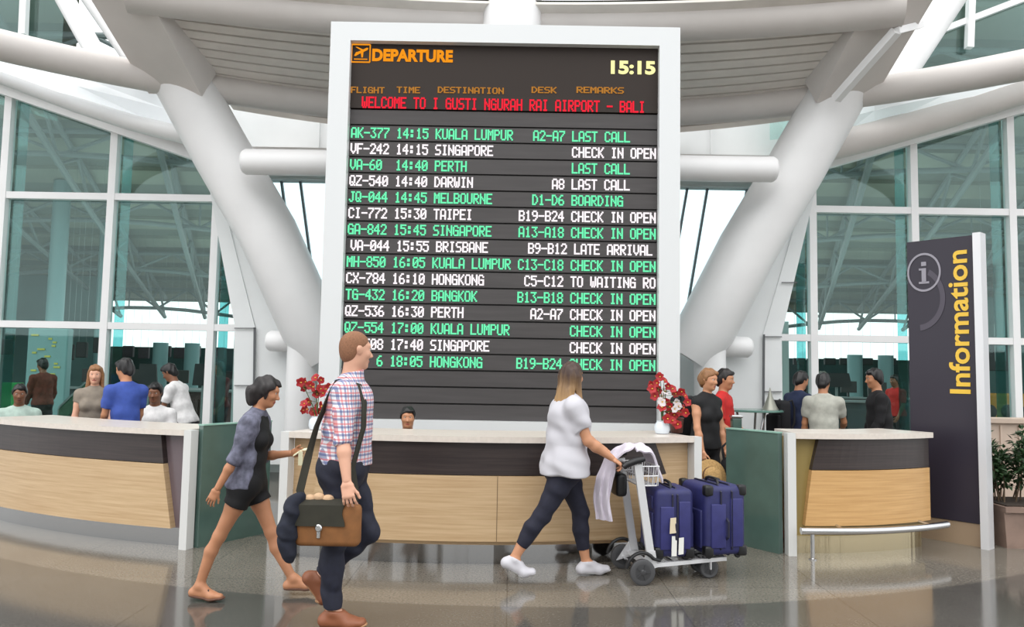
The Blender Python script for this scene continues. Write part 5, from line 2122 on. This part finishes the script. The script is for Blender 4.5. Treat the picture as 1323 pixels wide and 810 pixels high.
def orchid(label, base, spots, vase, seed):
    """Arching stems from a vase carrying blossoms at the given places (dx, dy, dz from the base, kind)."""
    rnd = random.Random(seed)
    root = thing('orchid', label, 'flowers', base)
    b = Vector(base)
    vase(root, b)
    mb = MB()
    stems = {}
    for (dx, dy, dz, kind, st) in spots:
        stems.setdefault(st, []).append(Vector((dx, dy, dz)))
    for st, q in stems.items():
        q = sorted(q, key=lambda v: v.z)
        top = q[-1]
        pts = [b + Vector((0, 0, 0.08)), b + Vector((top.x * 0.25, top.y * 0.3, top.z * 0.5)), b + Vector((top.x * 0.7, top.y * 0.8, top.z * 0.85)), b + top]
        mb.tube(pts, [0.005, 0.004, 0.0035, 0.002], 6)
        for v in q[:-1]:
            t = max(0.35, min(1, v.z / max(top.z, 0.01)))
            a = b + Vector((top.x * t * t, top.y * t, top.z * t))
            mb.tube([a, a.lerp(b + v, 0.5) + Vector((0, 0, 0.008)), b + v], 0.002, 5)
    mb.build('stem', M_STEM, root, smooth=True)
    for (dx, dy, dz, kind, st) in spots:
        o = bpy.data.objects.new('blossom', blossom_mesh(kind))
        COL.objects.link(o)
        attach(o, root)
        o.location = b + Vector((dx, dy, dz))
        o.rotation_euler = (math.radians(90 + rnd.uniform(-35, 25)), rnd.uniform(-0.5, 0.5), rnd.uniform(-0.9, 0.9))
        sc_ = rnd.uniform(0.9, 1.2)
        o.scale = (sc_, sc_, sc_)
    return root


def glass_vase(root, b):
    mb = MB()
    mb.lathe([(0.045, 0.0), (0.06, 0.006), (0.072, 0.04), (0.066, 0.085), (0.048, 0.11), (0.052, 0.12)], b, 24)
    mb.build('vase', mat('pale_porcelain', (214, 222, 230), 0.15), root, smooth=True)


def dark_vase(root, b):
    mb = MB()
    mb.lathe([(0.05, 0.0), (0.055, 0.01), (0.065, 0.13), (0.070, 0.135), (0.060, 0.138)], b, 24)
    mb.build('vase', mat('brown_clay_pot', (84, 48, 40), 0.4), root, smooth=True)


rnd = random.Random(11)
zt_c = 1.06


def spot_from_px(px, py, Y, base):
    p = P(px, py, Y)
    return (p.x - base[0], Y - base[1], p.z - base[2])


bl = (-1.70, 6.86, zt_c)
sp_ = []
for k, (px, py) in enumerate(((388, 494), (396, 493), (392, 501), (401, 498), (408, 489), (414, 491), (406, 500), (413, 503), (409, 509), (420, 503), (426, 499), (418, 509), (393, 522), (399, 519), (391, 530), (398, 528), (410, 525), (405, 532), (414, 531), (408, 536), (417, 524), (430, 508))):
    Y = 6.86 + rnd.uniform(-0.06, 0.06)
    sp_.append((*spot_from_px(px, py, Y, bl), 'red', k % 3))
orchid('red orchids at the left end of the central counter, behind the man in plaid', bl, sp_, glass_vase, 5)
br_ = (1.38, 7.08, zt_c)
sp_ = []
for k, (px, py, kd) in enumerate(((853, 487, 'red'), (858, 492, 'red'), (849, 495, 'red'), (862, 499, 'red'), (842, 503, 'red'), (850, 504, 'red'), (868, 503, 'red'), (873, 509, 'red'), (846, 512, 'red'), (880, 506, 'red'), (884, 512, 'red'), (860, 520, 'red'), (866, 526, 'red'),
                                  (855, 527, 'red'), (863, 533, 'red'), (870, 536, 'red'), (876, 532, 'red'), (882, 527, 'red'), (886, 533, 'red'), (868, 544, 'red'), (875, 548, 'red'), (862, 541, 'red'), (840, 497, 'red'), (888, 520, 'red'),
                                  (855, 512, 'white'), (858, 506, 'white'), (873, 520, 'white'), (876, 525, 'white'), (871, 528, 'white'), (856, 519, 'white'))):
    Y = 7.06 + rnd.uniform(-0.08, 0.06)
    sp_.append((*spot_from_px(px, py, Y, br_), kd, k % 4))
orchid('red and white orchids in a pale vase at the right end of the central counter', br_, sp_, glass_vase, 9)
b2 = (1.55, 7.26, zt_c)
orchid('small brown pot of red blossoms beside the pale vase on the central counter', b2, [(0.0, 0, 0.17, 'red', 0), (-0.03, 0, 0.20, 'red', 1), (0.03, 0.02, 0.19, 'red', 2)], dark_vase, 4)
# ------------------------------------------------------------------ people behind the counters and beyond the glass
def cloth(name, rgb, n=0.12):
    return mat(name, rgb, 0.85, noise=n, nscale=18)


def bystander(label, H, pos, heading, skin_m, top, bottom, hair_m, female=False, long_hair=False, seated=False, look=(0, 6, 0), arms=None, sleeve=0.6, lean=3, gw=1.0, gd=1.0, group=None, bun=False, tank=False, hem=-0.03):
    legs = ((88, 2, 0), (86, 4, 0)) if seated else ((4, 0, 0), (-3, -4, 0))
    arms = arms or ((8, 8, 28, -6), (4, 8, 24, -6))
    p = Human(H=H, lean=lean, look=look, legs=legs, arms=arms, female=female, gw=gw, gd=gd, head_fwd=0.02)
    p.body(label, skin_m, LIP if skin_m is not SK_BROWN else LIPD, vox=0.012, group=group)
    p.shirt(top, t=0.016, hem=hem, sleeve=0 if tank else sleeve, flare=0.012, vox=0.012, amp=0.004)
    p.trousers(bottom, t=0.012, top=0.07, leg=1.92, vox=0.012, amp=0.003)
    p.shoes(M_BLACK, M_RUBBER, vox=0.009)
    h, hs = p.h, p.hs
    pr = p.cap_hair(0.013, 0.070, -0.02, side=True)
    if long_hair:
        pr += [cap(h(-0.07, 0.0, 0.0), h(-0.10, 0, -0.24), 0.066 * hs, 0.045 * hs, p.l, 1.3, 0.65, k=0.03), cap(h(-0.015, 0.078, 0.0), h(0.0, 0.09, -0.24), 0.030 * hs, 0.022 * hs, k=0.02), cap(h(-0.015, -0.078, 0.0), h(0.0, -0.09, -0.24), 0.030 * hs, 0.022 * hs, k=0.02)]
    if bun:
        pr += [ell(h(-0.115, 0, 0.0), V3(0.045, 0.045, 0.045) * hs, p.Rm, k=0.03)]
    p.hair(hair_m, pr, vox=0.008, amp=0.007, freq=0.8)
    p.place(pos[0], pos[1], heading, 0.0)
    if seated:
        # chair under the sitter
        ch = thing('office_chair', 'dark office chair under the ' + label.split(' seated')[0].split(' sitting')[0], 'chair')
        z = float(p.Pv[2]) - 0.20 * p.s
        mb = MB()
        mb.rbox((0.04, 0, z - 0.03), (0.40, 0.44, 0.06), 0.025)
        mb.build('seat', M_BLACK, ch, smooth=True)
        mb = MB()
        mb.rbox((-0.26, 0, z + 0.32), (0.05, 0.42, 0.44), 0.022)
        mb.beam((-0.14, 0, z - 0.035), (-0.265, 0, z + 0.13), 0.05, 0.02, up=(1, 0, 0))
        mb.build('backrest', M_BLACK, ch, smooth=True)
        mb = MB()
        mb.tube([(0.06, 0, 0.07), (0.06, 0, z - 0.05)], 0.025, 10)
        for k in range(5):
            a = 2 * math.pi * k / 5
            mb.tube([(0.06, 0, 0.08), (0.06 + 0.26 * math.cos(a), 0.26 * math.sin(a), 0.05)], 0.018, 8)
            mb.sphere((0.06 + 0.26 * math.cos(a), 0.26 * math.sin(a), 0.03), 0.03, 8, 6)
        mb.build('base', M_STEEL, ch, smooth=True)
        ch.location = (pos[0], pos[1], 0)
        ch.rotation_euler = (0, 0, math.radians(heading))
    return p


BLOND = mat('light_brown_hair', (140, 98, 62), 0.5, noise=0.25, nscale=40)
DARKJ = cloth('dark_trouser_cloth', (34, 35, 42))
GREYT = cloth('taupe_jersey', (134, 124, 112))
M_REDC = cloth('red_cotton', (190, 36, 34))

bystander('woman in a taupe top standing behind the left counter facing out', 1.53, (-4.70, 8.80), -68, SK_FAIR, GREYT, DARKJ, BLOND, female=True, long_hair=True, look=(0, 4, 0), sleeve=0.35)
bystander('man in a blue shirt standing with his back turned behind the left counter', 1.60, (-4.15, 8.42), 140, SK_TAN, cloth('royal_blue_cotton', (58, 82, 160)), DARKJ, HAIR_BLACK, look=(20, 14, 0), gw=0.88, gd=1.0, sleeve=0.7, arms=((14, 3, 34, -8), (10, 3, 30, -8)))
bystander('man in a white shirt seated low behind the left counter facing out', 1.70, (-4.30, 9.45), -80, SK_BROWN, cloth('white_shirt_cotton', (228, 226, 226)), DARKJ, HAIR_BLACK, seated=True, sleeve=0.7)
bystander('man in a white shirt bending forward near the glass wall on the left', 1.60, (-4.30, 10.35), 176, SK_BROWN, cloth('white_shirt_cotton', (228, 226, 226)), DARKJ, HAIR_BLACK, lean=20, look=(0, 28, 0), sleeve=0.7, arms=((16, 6, 20, 0), (16, 6, 20, 0)), hem=-0.06)
bystander('man in a pale shirt seated low behind the outer end of the left counter', 1.64, (-6.05, 9.6), -60, SK_BROWN, cloth('pale_green_cotton', (176, 196, 186)), DARKJ, HAIR_BLACK, seated=True, sleeve=0.7)
bystander('man seated behind the central counter, only his head showing above it', 1.50, (-1.03, 7.86), -84, SK_TAN, cloth('grey_blue_cotton', (86, 92, 110)), DARKJ, HAIR_BLACK, seated=True, look=(0, 0, 0))
bystander('person in a maroon and orange jacket beyond the glass wall on the left', 1.62, (-8.35, 13.9), 150, SK_BROWN, cloth('maroon_jacket', (96, 44, 32), 0.3), DARKJ, HAIR_BLACK, sleeve=1.9, look=(10, 10, 0))

bp_ = bystander('woman in a black top holding a straw hat beside the central counter', 1.60, (2.01, 8.05), -58, SK_WARM, M_BLKCLOTH, cloth('black_skirt_cloth', (22, 22, 26)), BLOND, female=True, bun=True, tank=True, look=(10, 6, 0), arms=((4, 8, 10, 2), (12, 8, 16, -2)))
bystander('man in a red shirt standing behind the woman with the straw hat', 1.60, (2.36, 8.75), -30, SK_TAN, M_REDC, cloth('beige_trouser_cloth', (176, 160, 140)), HAIR_DARK, sleeve=0.8, arms=((10, 6, 60, -10), (8, 6, 50, -6)))
bystander('man in a navy shirt behind the right counter with a black backpack', 1.60, (3.66, 9.95), 20, SK_TAN, cloth('navy_cotton', (34, 44, 74)), DARKJ, HAIR_BLACK, look=(0, 18, 0), sleeve=0.8, gw=1.05)
bystander('person in a pale grey T-shirt with back turned behind the right counter', 1.58, (3.72, 9.25), 72, SK_TAN, cloth('pale_grey_jersey', (176, 176, 166)), DARKJ, HAIR_BLACK, look=(-20, 12, 0), sleeve=0.7, gw=1.0, arms=((10, 8, 20, 0), (24, 14, 62, 0)))
bystander('person in a black jacket standing in profile behind the right counter', 1.64, (4.44, 9.35), 168, SK_TAN, cloth('black_jacket_cloth', (22, 21, 24)), DARKJ, HAIR_BLACK, look=(6, 8, 0), sleeve=1.9, gw=1.08, gd=1.15)
bystander('grey-haired person beyond the glass wall behind the person in grey', 1.62, (5.35, 13.2), 150, SK_TAN, cloth('dark_grey_shirt', (62, 68, 66)), DARKJ, mat('grey_hair', (112, 110, 100), 0.6, noise=0.2, nscale=40), sleeve=0.8)
bystander('person in a red top far back in the right hall', 1.60, (7.75, 15.6), 200, SK_BROWN, M_REDC, DARKJ, HAIR_BLACK, sleeve=0.8)
bystander('person in dark clothes near the dark banners in the left hall', 1.62, (-5.3, 14.2), 240, SK_BROWN, cloth('dark_maroon_cloth', (70, 26, 30)), DARKJ, HAIR_BLACK, sleeve=1.0)

# backpack of the man in navy and of the woman in the tank top
def backpack(label, c, rz, material):
    root = thing('backpack', label, 'backpack', c)
    R = Matrix.Rotation(rz, 3, 'Z')
    c = Vector(c)
    mb = MB()
    mb.rbox(c + Vector((0, 0, 0.22)), (0.16, 0.30, 0.44), 0.06, R, 4)
    mb.build('main_pouch', material, root, smooth=True)
    mb = MB()
    mb.rbox(c + R @ Vector((-0.095, 0, 0.15)), (0.06, 0.24, 0.22), 0.025, R, 3)
    mb.build('pocket', material, root, smooth=True)
    mb = MB()
    for sd in (-1, 1):
        mb.tube([c + R @ Vector(q) for q in ((0.05, sd * 0.10, 0.42), (0.10, sd * 0.115, 0.44), (0.13, sd * 0.12, 0.34), (0.12, sd * 0.13, 0.16), (0.05, sd * 0.13, 0.04))], 0.014, 8)
    mb.build('strap', material, root, smooth=True)
    return root


M_NYL = cloth('black_nylon', (24, 24, 28))
backpack('black backpack worn by the man in navy behind the right counter', (3.40, 9.84, 0.86), math.radians(20), M_NYL)
backpack('black backpack on the back of the woman in the tank top', (1.83, 8.24, 0.94), math.radians(-58), M_NYL)
# straw hat
hat = thing('straw_hat', 'straw hat with a round brim held low by the woman in the tank top', 'hat')
mb = MB()
mb.lathe([(0.055, 0.10), (0.078, 0.088), (0.088, 0.05), (0.092, 0.012), (0.12, 0.004), (0.165, -0.006), (0.168, 0.0), (0.12, 0.010)], (0, 0, 0), 32)
mb.build('brim', mat('woven_straw', (186, 150, 98), 0.9, noise=0.2, nscale=60, bump=0.4), hat, smooth=True)
mb = MB()
mb.lathe([(0.0925, 0.012), (0.0945, 0.014), (0.0905, 0.040), (0.0885, 0.040)], (0, 0, 0), 32)
mb.build('hat_band', mat('brown_ribbon', (96, 66, 44), 0.8), hat, smooth=True)
hw_ = bp_.world(bp_.arms[1]['W'] + bp_.arms[1]['hdir'] * 0.16 * bp_.s)
hat.location = (hw_.x + 0.03, hw_.y - 0.07, hw_.z - 0.10)
hat.rotation_euler = (math.radians(78), 0, math.radians(12))
# rolling bag beside them
rb = thing('duffel_bag', 'black duffel bag leaning in the passage behind the blue suitcases', 'bag', (2.28, 7.95, 0))
mb = MB()
R = Matrix.Rotation(math.radians(28), 3, 'Y')
mb.rbox((2.30, 7.84, 0.58), (0.20, 0.26, 0.46), 0.08, Matrix.Rotation(math.radians(-28), 3, 'Y'), 4)
mb.build('body', M_NYL, rb, smooth=True)
mb = MB()
mb.tube([(2.15, 7.84, 0.76), (2.13, 7.84, 0.88), (2.18, 7.84, 0.93), (2.24, 7.84, 0.84)], 0.014, 8)
mb.build('handle', M_NYL, rb, smooth=True)
mb = MB()
mb.rbox((2.40, 7.88, 0.17), (0.24, 0.26, 0.34), 0.04, None, 3)
mb.build('lower_case', cloth('red_white_cloth', (170, 92, 84), 0.5), rb, smooth=True)

# small round glass table with a slim stand, in the passage
tb = thing('tall_table', 'tall glass-topped table in the passage by the right side panel', 'table')
pt = P(972, 530, 9.6)
mb = MB()
mb.lathe([(0.36, -0.014), (0.37, -0.010), (0.37, 0.006), (0.36, 0.010)], (pt.x, pt.y, pt.z), 32)
mb.build('table_top', mat('green_glass_top', (96, 132, 122), 0.12), tb, smooth=True)
for k in range(3):
    a = 2.1 * k + 0.4
    mb = MB()
    mb.tube([(pt.x + 0.20 * math.cos(a), pt.y + 0.20 * math.sin(a), pt.z - 0.014), (pt.x + 0.06 * math.cos(a), pt.y + 0.06 * math.sin(a), pt.z * 0.55), (pt.x + 0.26 * math.cos(a), pt.y + 0.26 * math.sin(a), 0.012)], 0.016, 8)
    mb.build('leg', M_STEEL, tb, smooth=True)
mb = MB()
mb.lathe([(0.10, 0), (0.07, 0.06), (0.03, 0.16), (0.012, 0.24), (0.004, 0.27)], (pt.x + 0.22, pt.y, pt.z + 0.011), 20)
orn = mb.build('ornament', mat('pewter', (150, 150, 140), 0.35, metal=0.4), None, smooth=True)
tag(orn, 'small grey pointed ornament standing on the tall glass table', 'ornament')
# passage barrier post
ps = thing('passage_post', 'dark green glass gate post in the passage beside the woman with the straw hat', 'post')
pp_ = P(951, 560, 8.3)
mb = MB()
mb.rbox((pp_.x, pp_.y, 0.575), (0.10, 0.10, 1.15), 0.01)
mb.build('post', M_DARKGLASS, ps, smooth=False)
mb = MB()
mb.rbox((pp_.x, pp_.y, 1.165), (0.12, 0.12, 0.03), 0.01)
mb.build('cap', M_STEEL, ps)
# white notice board behind
nb = thing('notice_stand', 'small white notice standing behind the woman with the straw hat', 'sign')
pn = P(934, 562, 9.3)
mb = MB()
mb.rbox((pn.x, pn.y, pn.z), (0.26, 0.02, 0.34), 0.006)
mb.build('notice', mat('white_notice', (222, 224, 226), 0.5), nb)
mb = MB()
mb.tube([(pn.x, pn.y + 0.03, 0.0), (pn.x, pn.y + 0.03, pn.z)], 0.015, 8)
mb.lathe([(0.14, 0.0), (0.14, 0.012), (0.02, 0.02)], (pn.x, pn.y + 0.03, 0), 20)
mb.build('stand', M_STEEL, nb, smooth=True)

# ------------------------------------------------------------------ potted shrub and low wall by the sign
pl_ = thing('potted_shrub', 'leafy green shrub in a square stone planter to the side of the tall sign', 'plant', (4.98, 7.75, 0))
mb = MB()
mb.prism([(4.76, 7.52, 0), (5.46, 7.52, 0), (5.46, 8.12, 0), (4.76, 8.12, 0)], (0, 0, 0.36))
for i in range(4, 8):
    x, y, z = mb.v[i]
    mb.v[i] = (x + (0.02 if x < 5 else -0.02) * -1, y, z)
mb.box((5.11, 7.82, 0.365), (0.74, 0.66, 0.05))
mb.build('planter', mat('brown_stone_planter', (134, 112, 100), 0.6, noise=0.15, nscale=6), pl_)
mb = MB()
mb.box((5.11, 7.82, 0.392), (0.66, 0.56, 0.02))
mb.build('soil', mat('dark_soil', (52, 42, 34), 0.95, noise=0.3, nscale=30), pl_)
rnd = random.Random(21)
st, lf = MB(), MB()
for k in range(17):
    x, y = 5.13 + rnd.uniform(-0.28, 0.28), 7.82 + rnd.uniform(-0.22, 0.22)
    tx, ty, tz = x + rnd.uniform(-0.14, 0.14), y + rnd.uniform(-0.12, 0.12), rnd.uniform(0.78, 1.08)
    a, b = Vector((x, y, 0.39)), Vector((tx, ty, tz))
    m = a.lerp(b, 0.5) + Vector((rnd.uniform(-0.03, 0.03), rnd.uniform(-0.03, 0.03), 0))
    st.tube([a, m, b], [0.008, 0.006, 0.003], 6)
    for q in range(90):
        t = rnd.uniform(0.42, 1.04)
        p = a.lerp(m, t * 2) if t < 0.5 else m.lerp(b, t * 2 - 1)
        d = Vector((rnd.gauss(0, 1), rnd.gauss(0, 1), rnd.gauss(0.1, 0.7))).normalized()
        p = p + d * rnd.uniform(0.02, 0.09)
        L = rnd.uniform(0.045, 0.085)
        s = d.cross(Vector((0, 0, 1))).normalized() * L * 0.30
        u = s.cross(d).normalized() * L * 0.10
        lf.add([p, p + d * L * 0.5 + s + u, p + d * L, p + d * L * 0.5 - s + u, p + d * L * 0.5 - u * 0.4], [(0, 1, 4), (1, 2, 4), (2, 3, 4), (3, 0, 4)])
st.build('stem', mat('brown_stem', (92, 76, 58), 0.8), pl_, smooth=True)
lf.build('foliage', mat('shrub_leaf', (46, 72, 40), 0.5, noise=0.35, nscale=9), pl_, fix=False)
lw = MB()
lw.box((5.8, 9.0, 0.56), (1.9, 0.25, 1.12))
lw.box((5.8, 8.99, 1.14), (1.96, 0.33, 0.05))
for i in range(9):
    lw.box((4.95 + 0.21 * i, 8.868, 0.56), (0.02, 0.02, 1.05))
tag(lw.build('low_partition', mat('beige_partition', (196, 176, 160), 0.6, noise=0.06, nscale=4)), 'low beige partition with a pale top behind the potted shrub', 'partition', kind='structure')

# ------------------------------------------------------------------ things in the halls
M_MAUVE = mat('dark_mauve_sign', (52, 38, 50), 0.6, noise=0.3, nscale=6)
M_DARKS = mat('dark_sign', (26, 27, 32), 0.6)


def hanging_sign(px, py, Y, w, h_, m, label, group=None):
    p = P(px, py, Y)
    root = thing('hanging_sign', label, 'hanging sign', (p.x, p.y, p.z), group)
    mb = MB()
    mb.rbox(p, (w, 0.12, h_), 0.02)
    mb.build('panel', m, root)
    mb = MB()
    for sd in (-1, 1):
        mb.tube([(p.x + sd * w * 0.35, p.y, p.z + h_ / 2), (p.x + sd * w * 0.35, p.y, roof_z(p.y) + 0.18)], 0.004, 5)
    mb.build('hanger', M_TRUSS, root)


words_l = ('first', 'second', 'third', 'fourth', 'fifth', 'sixth', 'seventh', 'eighth')
for k, px in enumerate((166, 186, 214, 232, 252, 284)):
    hanging_sign(px, 454 + (k % 2) * 2, 25.0, 0.34, 0.36, M_MAUVE, 'small dark hanging sign in the left hall, %s from the outer side' % words_l[k], 'hanging signs over the desks in the left hall')
for k, (px, py) in enumerate(((90, 455), (106, 452), (127, 446), (9, 448))):
    hanging_sign(px, py, 20.0, 0.22 + 0.05 * (k % 2), 0.40, M_DARKS, 'dark hanging screen in the outer bay of the left hall, %s' % ('leftmost of the middle three', 'middle of three', 'the highest one', 'at the far outer edge')[k], 'hanging screens in the outer bay of the left hall')
for k, px in enumerate((1032, 1072, 1092, 1120, 1150)):
    hanging_sign(px, 467, 25.0, 0.36, 0.22, M_DARKS, 'dark hanging sign in the right hall, %s from the leaning column' % words_l[k], 'hanging signs over the desks in the right hall')
hanging_sign(1284, 462, 16.0, 0.55, 0.55, M_DARKS, 'large dark hanging screen in the right hall beyond the tall sign')


def banner(px, py0, py1, Y, w, label):
    a, b = P(px, py0, Y), P(px, py1, Y)
    root = thing('banner_stand', label, 'banner', (a.x, Y, 0))
    mb = MB()
    mb.prism([(a.x - w * 0.40, Y, a.z), (a.x + w * 0.40, Y, a.z), (a.x + w * 0.5, Y, b.z), (a.x - w * 0.5, Y, b.z)], (0, 0.04, 0))
    mb.build('panel', M_DARKS, root)
    mb = MB()
    mb.tube([(a.x, Y + 0.06, 0), (a.x, Y + 0.06, a.z)], 0.03, 8)
    mb.box((a.x, Y + 0.06, 0.02), (w * 0.8, 0.3, 0.04))
    mb.build('stand', M_TRUSS, root)


banner(191, 470, 498, 16.0, 0.42, 'dark trapezoid banner on a stand behind the seated man in white')
banner(262, 470, 498, 16.0, 0.40, 'dark trapezoid banner on a stand beside the bending man in white')
banner(1082, 482, 500, 16.0, 0.60, 'dark wide panel on a stand beyond the person in grey')

# hall pillars
for k, (px, Y) in enumerate(((65, 21.0), (128, 24.0), (205, 24.0), (246, 24.0), (1105, 24.0), (1145, 24.0))):
    x = P(px, 500, Y).x
    mb = MB()
    zt_ = 2.3 if 140 < px < 1160 else roof_z(Y)
    mb.lathe([(0.28, 0.0), (0.28, 0.1), (0.22, 0.12), (0.22, zt_ - 0.02), (0.22, zt_)], (x, Y, 0), 16)
    struct(mb.build('hall_column', mat('pale_teal_pillar', (112, 146, 148), 0.5), smooth=True), 'pale teal round pillar in the hall, %s' % ('at the outer left', 'left of the bright band', 'under the bright band on the left', 'nearest the left side panel', 'behind the person in black', 'next to the tall sign')[k], 'column')


def desk(px, Y, w, label, m, hgt=1.05):
    x = P(px, 520, Y).x
    root = thing('check_in_desk', label, 'desk', (x, Y, 0), 'check-in desks in the halls')
    mb = MB()
    mb.box((x, Y, hgt / 2), (w, 0.5, hgt))
    mb.box((x - w * 0.3, Y - 0.27, hgt * 0.45), (w * 0.28, 0.05, hgt * 0.8))
    mb.build('body', m, root)
    mb = MB()
    mb.box((x, Y - 0.02, hgt + 0.02), (w + 0.08, 0.62, 0.04))
    mb.build('worktop', M_TRUSS, root)
    mb = MB()
    mb.rbox((x + w * 0.2, Y + 0.05, hgt + 0.30), (0.42, 0.05, 0.30), 0.01)
    mb.beam((x + w * 0.2, Y + 0.08, hgt + 0.03), (x + w * 0.2, Y + 0.08, hgt + 0.2), 0.05, 0.04)
    mb.build('monitor', M_BLACK, root)


M_DESK = mat('dark_teal_desk', (38, 58, 62), 0.5, noise=0.2, nscale=3)
M_DESK2 = mat('dark_brown_desk', (58, 36, 36), 0.5, noise=0.2, nscale=3)
for k, (px, Y, m) in enumerate(((100, 17.5, M_DESK), (165, 19.0, M_DESK), (215, 18.0, M_DESK2), (275, 17.0, M_DESK2), (1030, 18.0, M_DESK), (1085, 20.5, M_DESK2), (1120, 17.5, M_DESK), (1165, 20.5, M_DESK))):
    desk(px, Y, 1.3, 'dark check-in desk with a monitor in the %s hall, %s from the outer side' % ('left' if px < 600 else 'right', words_l[k] if px < 600 else words_l[7 - k]), m)
# green board and planting at the outer left
gb = thing('green_board', 'bright green board at the far outer side of the left hall', 'board')
a, b = P(4, 494, 12.6), P(28, 528, 12.6)
mb = MB()
mb.rbox(((a.x + b.x) / 2, 12.6, (a.z + b.z) / 2), (b.x - a.x, 0.05, a.z - b.z), 0.01)
mb.build('panel', mat('bright_green_panel', (26, 150, 70), 0.5, noise=0.15, nscale=5), gb)
mb = MB()
for x in (a.x + 0.04, b.x - 0.04):
    mb.tube([(x, 12.64, 0), (x, 12.64, a.z)], 0.02, 8)
mb.build('post', M_TRUSS, gb)
yb_ = thing('advert_pillar', 'tall pale display with yellow marks in the left hall behind the person in maroon', 'display')
p = P(64, 460, 15.5)
mb = MB()
mb.rbox((p.x, 15.5, 1.15), (0.8, 0.2, 2.3), 0.03)
mb.build('body', mat('pale_teal_panel', (120, 160, 160), 0.5), yb_)
mb = MB()
rnd = random.Random(5)
for k in range(14):
    mb.box((p.x + rnd.uniform(-0.25, 0.25), 15.39, 1.25 + 0.07 * k), (rnd.uniform(0.06, 0.16), 0.01, 0.035))
mb.build('yellow_mark', mat('yellow_mark', (190, 190, 90), 0.5), yb_)
ramp = thing('ramp_rail', 'slanting green-edged ramp side behind the woman in taupe', 'ramp')
a, b = P(76, 528, 13.2), P(110, 496, 13.2)
mb = MB()
mb.prism([(a.x, 13.2, a.z - 0.28), (b.x, 13.2, b.z - 0.28), (b.x, 13.2, b.z), (a.x, 13.2, a.z)], (0, 0.06, 0))
mb.build('side', mat('dark_green_side', (44, 84, 60), 0.5), ramp)
mb = MB()
mb.beam((a.x, 13.23, a.z + 0.02), (b.x, 13.23, b.z + 0.02), 0.08, 0.03)
mb.beam((a.x, 13.23, 0), (a.x, 13.23, a.z), 0.05, 0.05)
mb.beam((b.x, 13.23, 0), (b.x, 13.23, b.z), 0.05, 0.05)
mb.build('rail', M_TRUSS, ramp)
# orange counter machine at the outer right
om = thing('orange_kiosk', 'orange kiosk with round dark windows behind the glass above the potted shrub', 'kiosk')
a, b = P(1272, 508, 13.0), P(1345, 552, 13.0)
mb = MB()
mb.rbox(((a.x + b.x) / 2, 13.1, a.z / 2), (b.x - a.x, 0.5, a.z), 0.05)
mb.build('body', mat('amber_panel', (168, 118, 40), 0.5, noise=0.1, nscale=3), om, smooth=True)
for k, px in enumerate((1279, 1303, 1330)):
    p = P(px, 532, 12.84)
    mb = MB()
    mb.lathe([(0.10, 0.0), (0.12, 0.006), (0.12, 0.02), (0.10, 0.026)], (p.x, 12.86, p.z), 20, Matrix.Rotation(math.pi / 2, 3, 'X'))
    mb.build('round_window', M_BLACK, om, smooth=True)
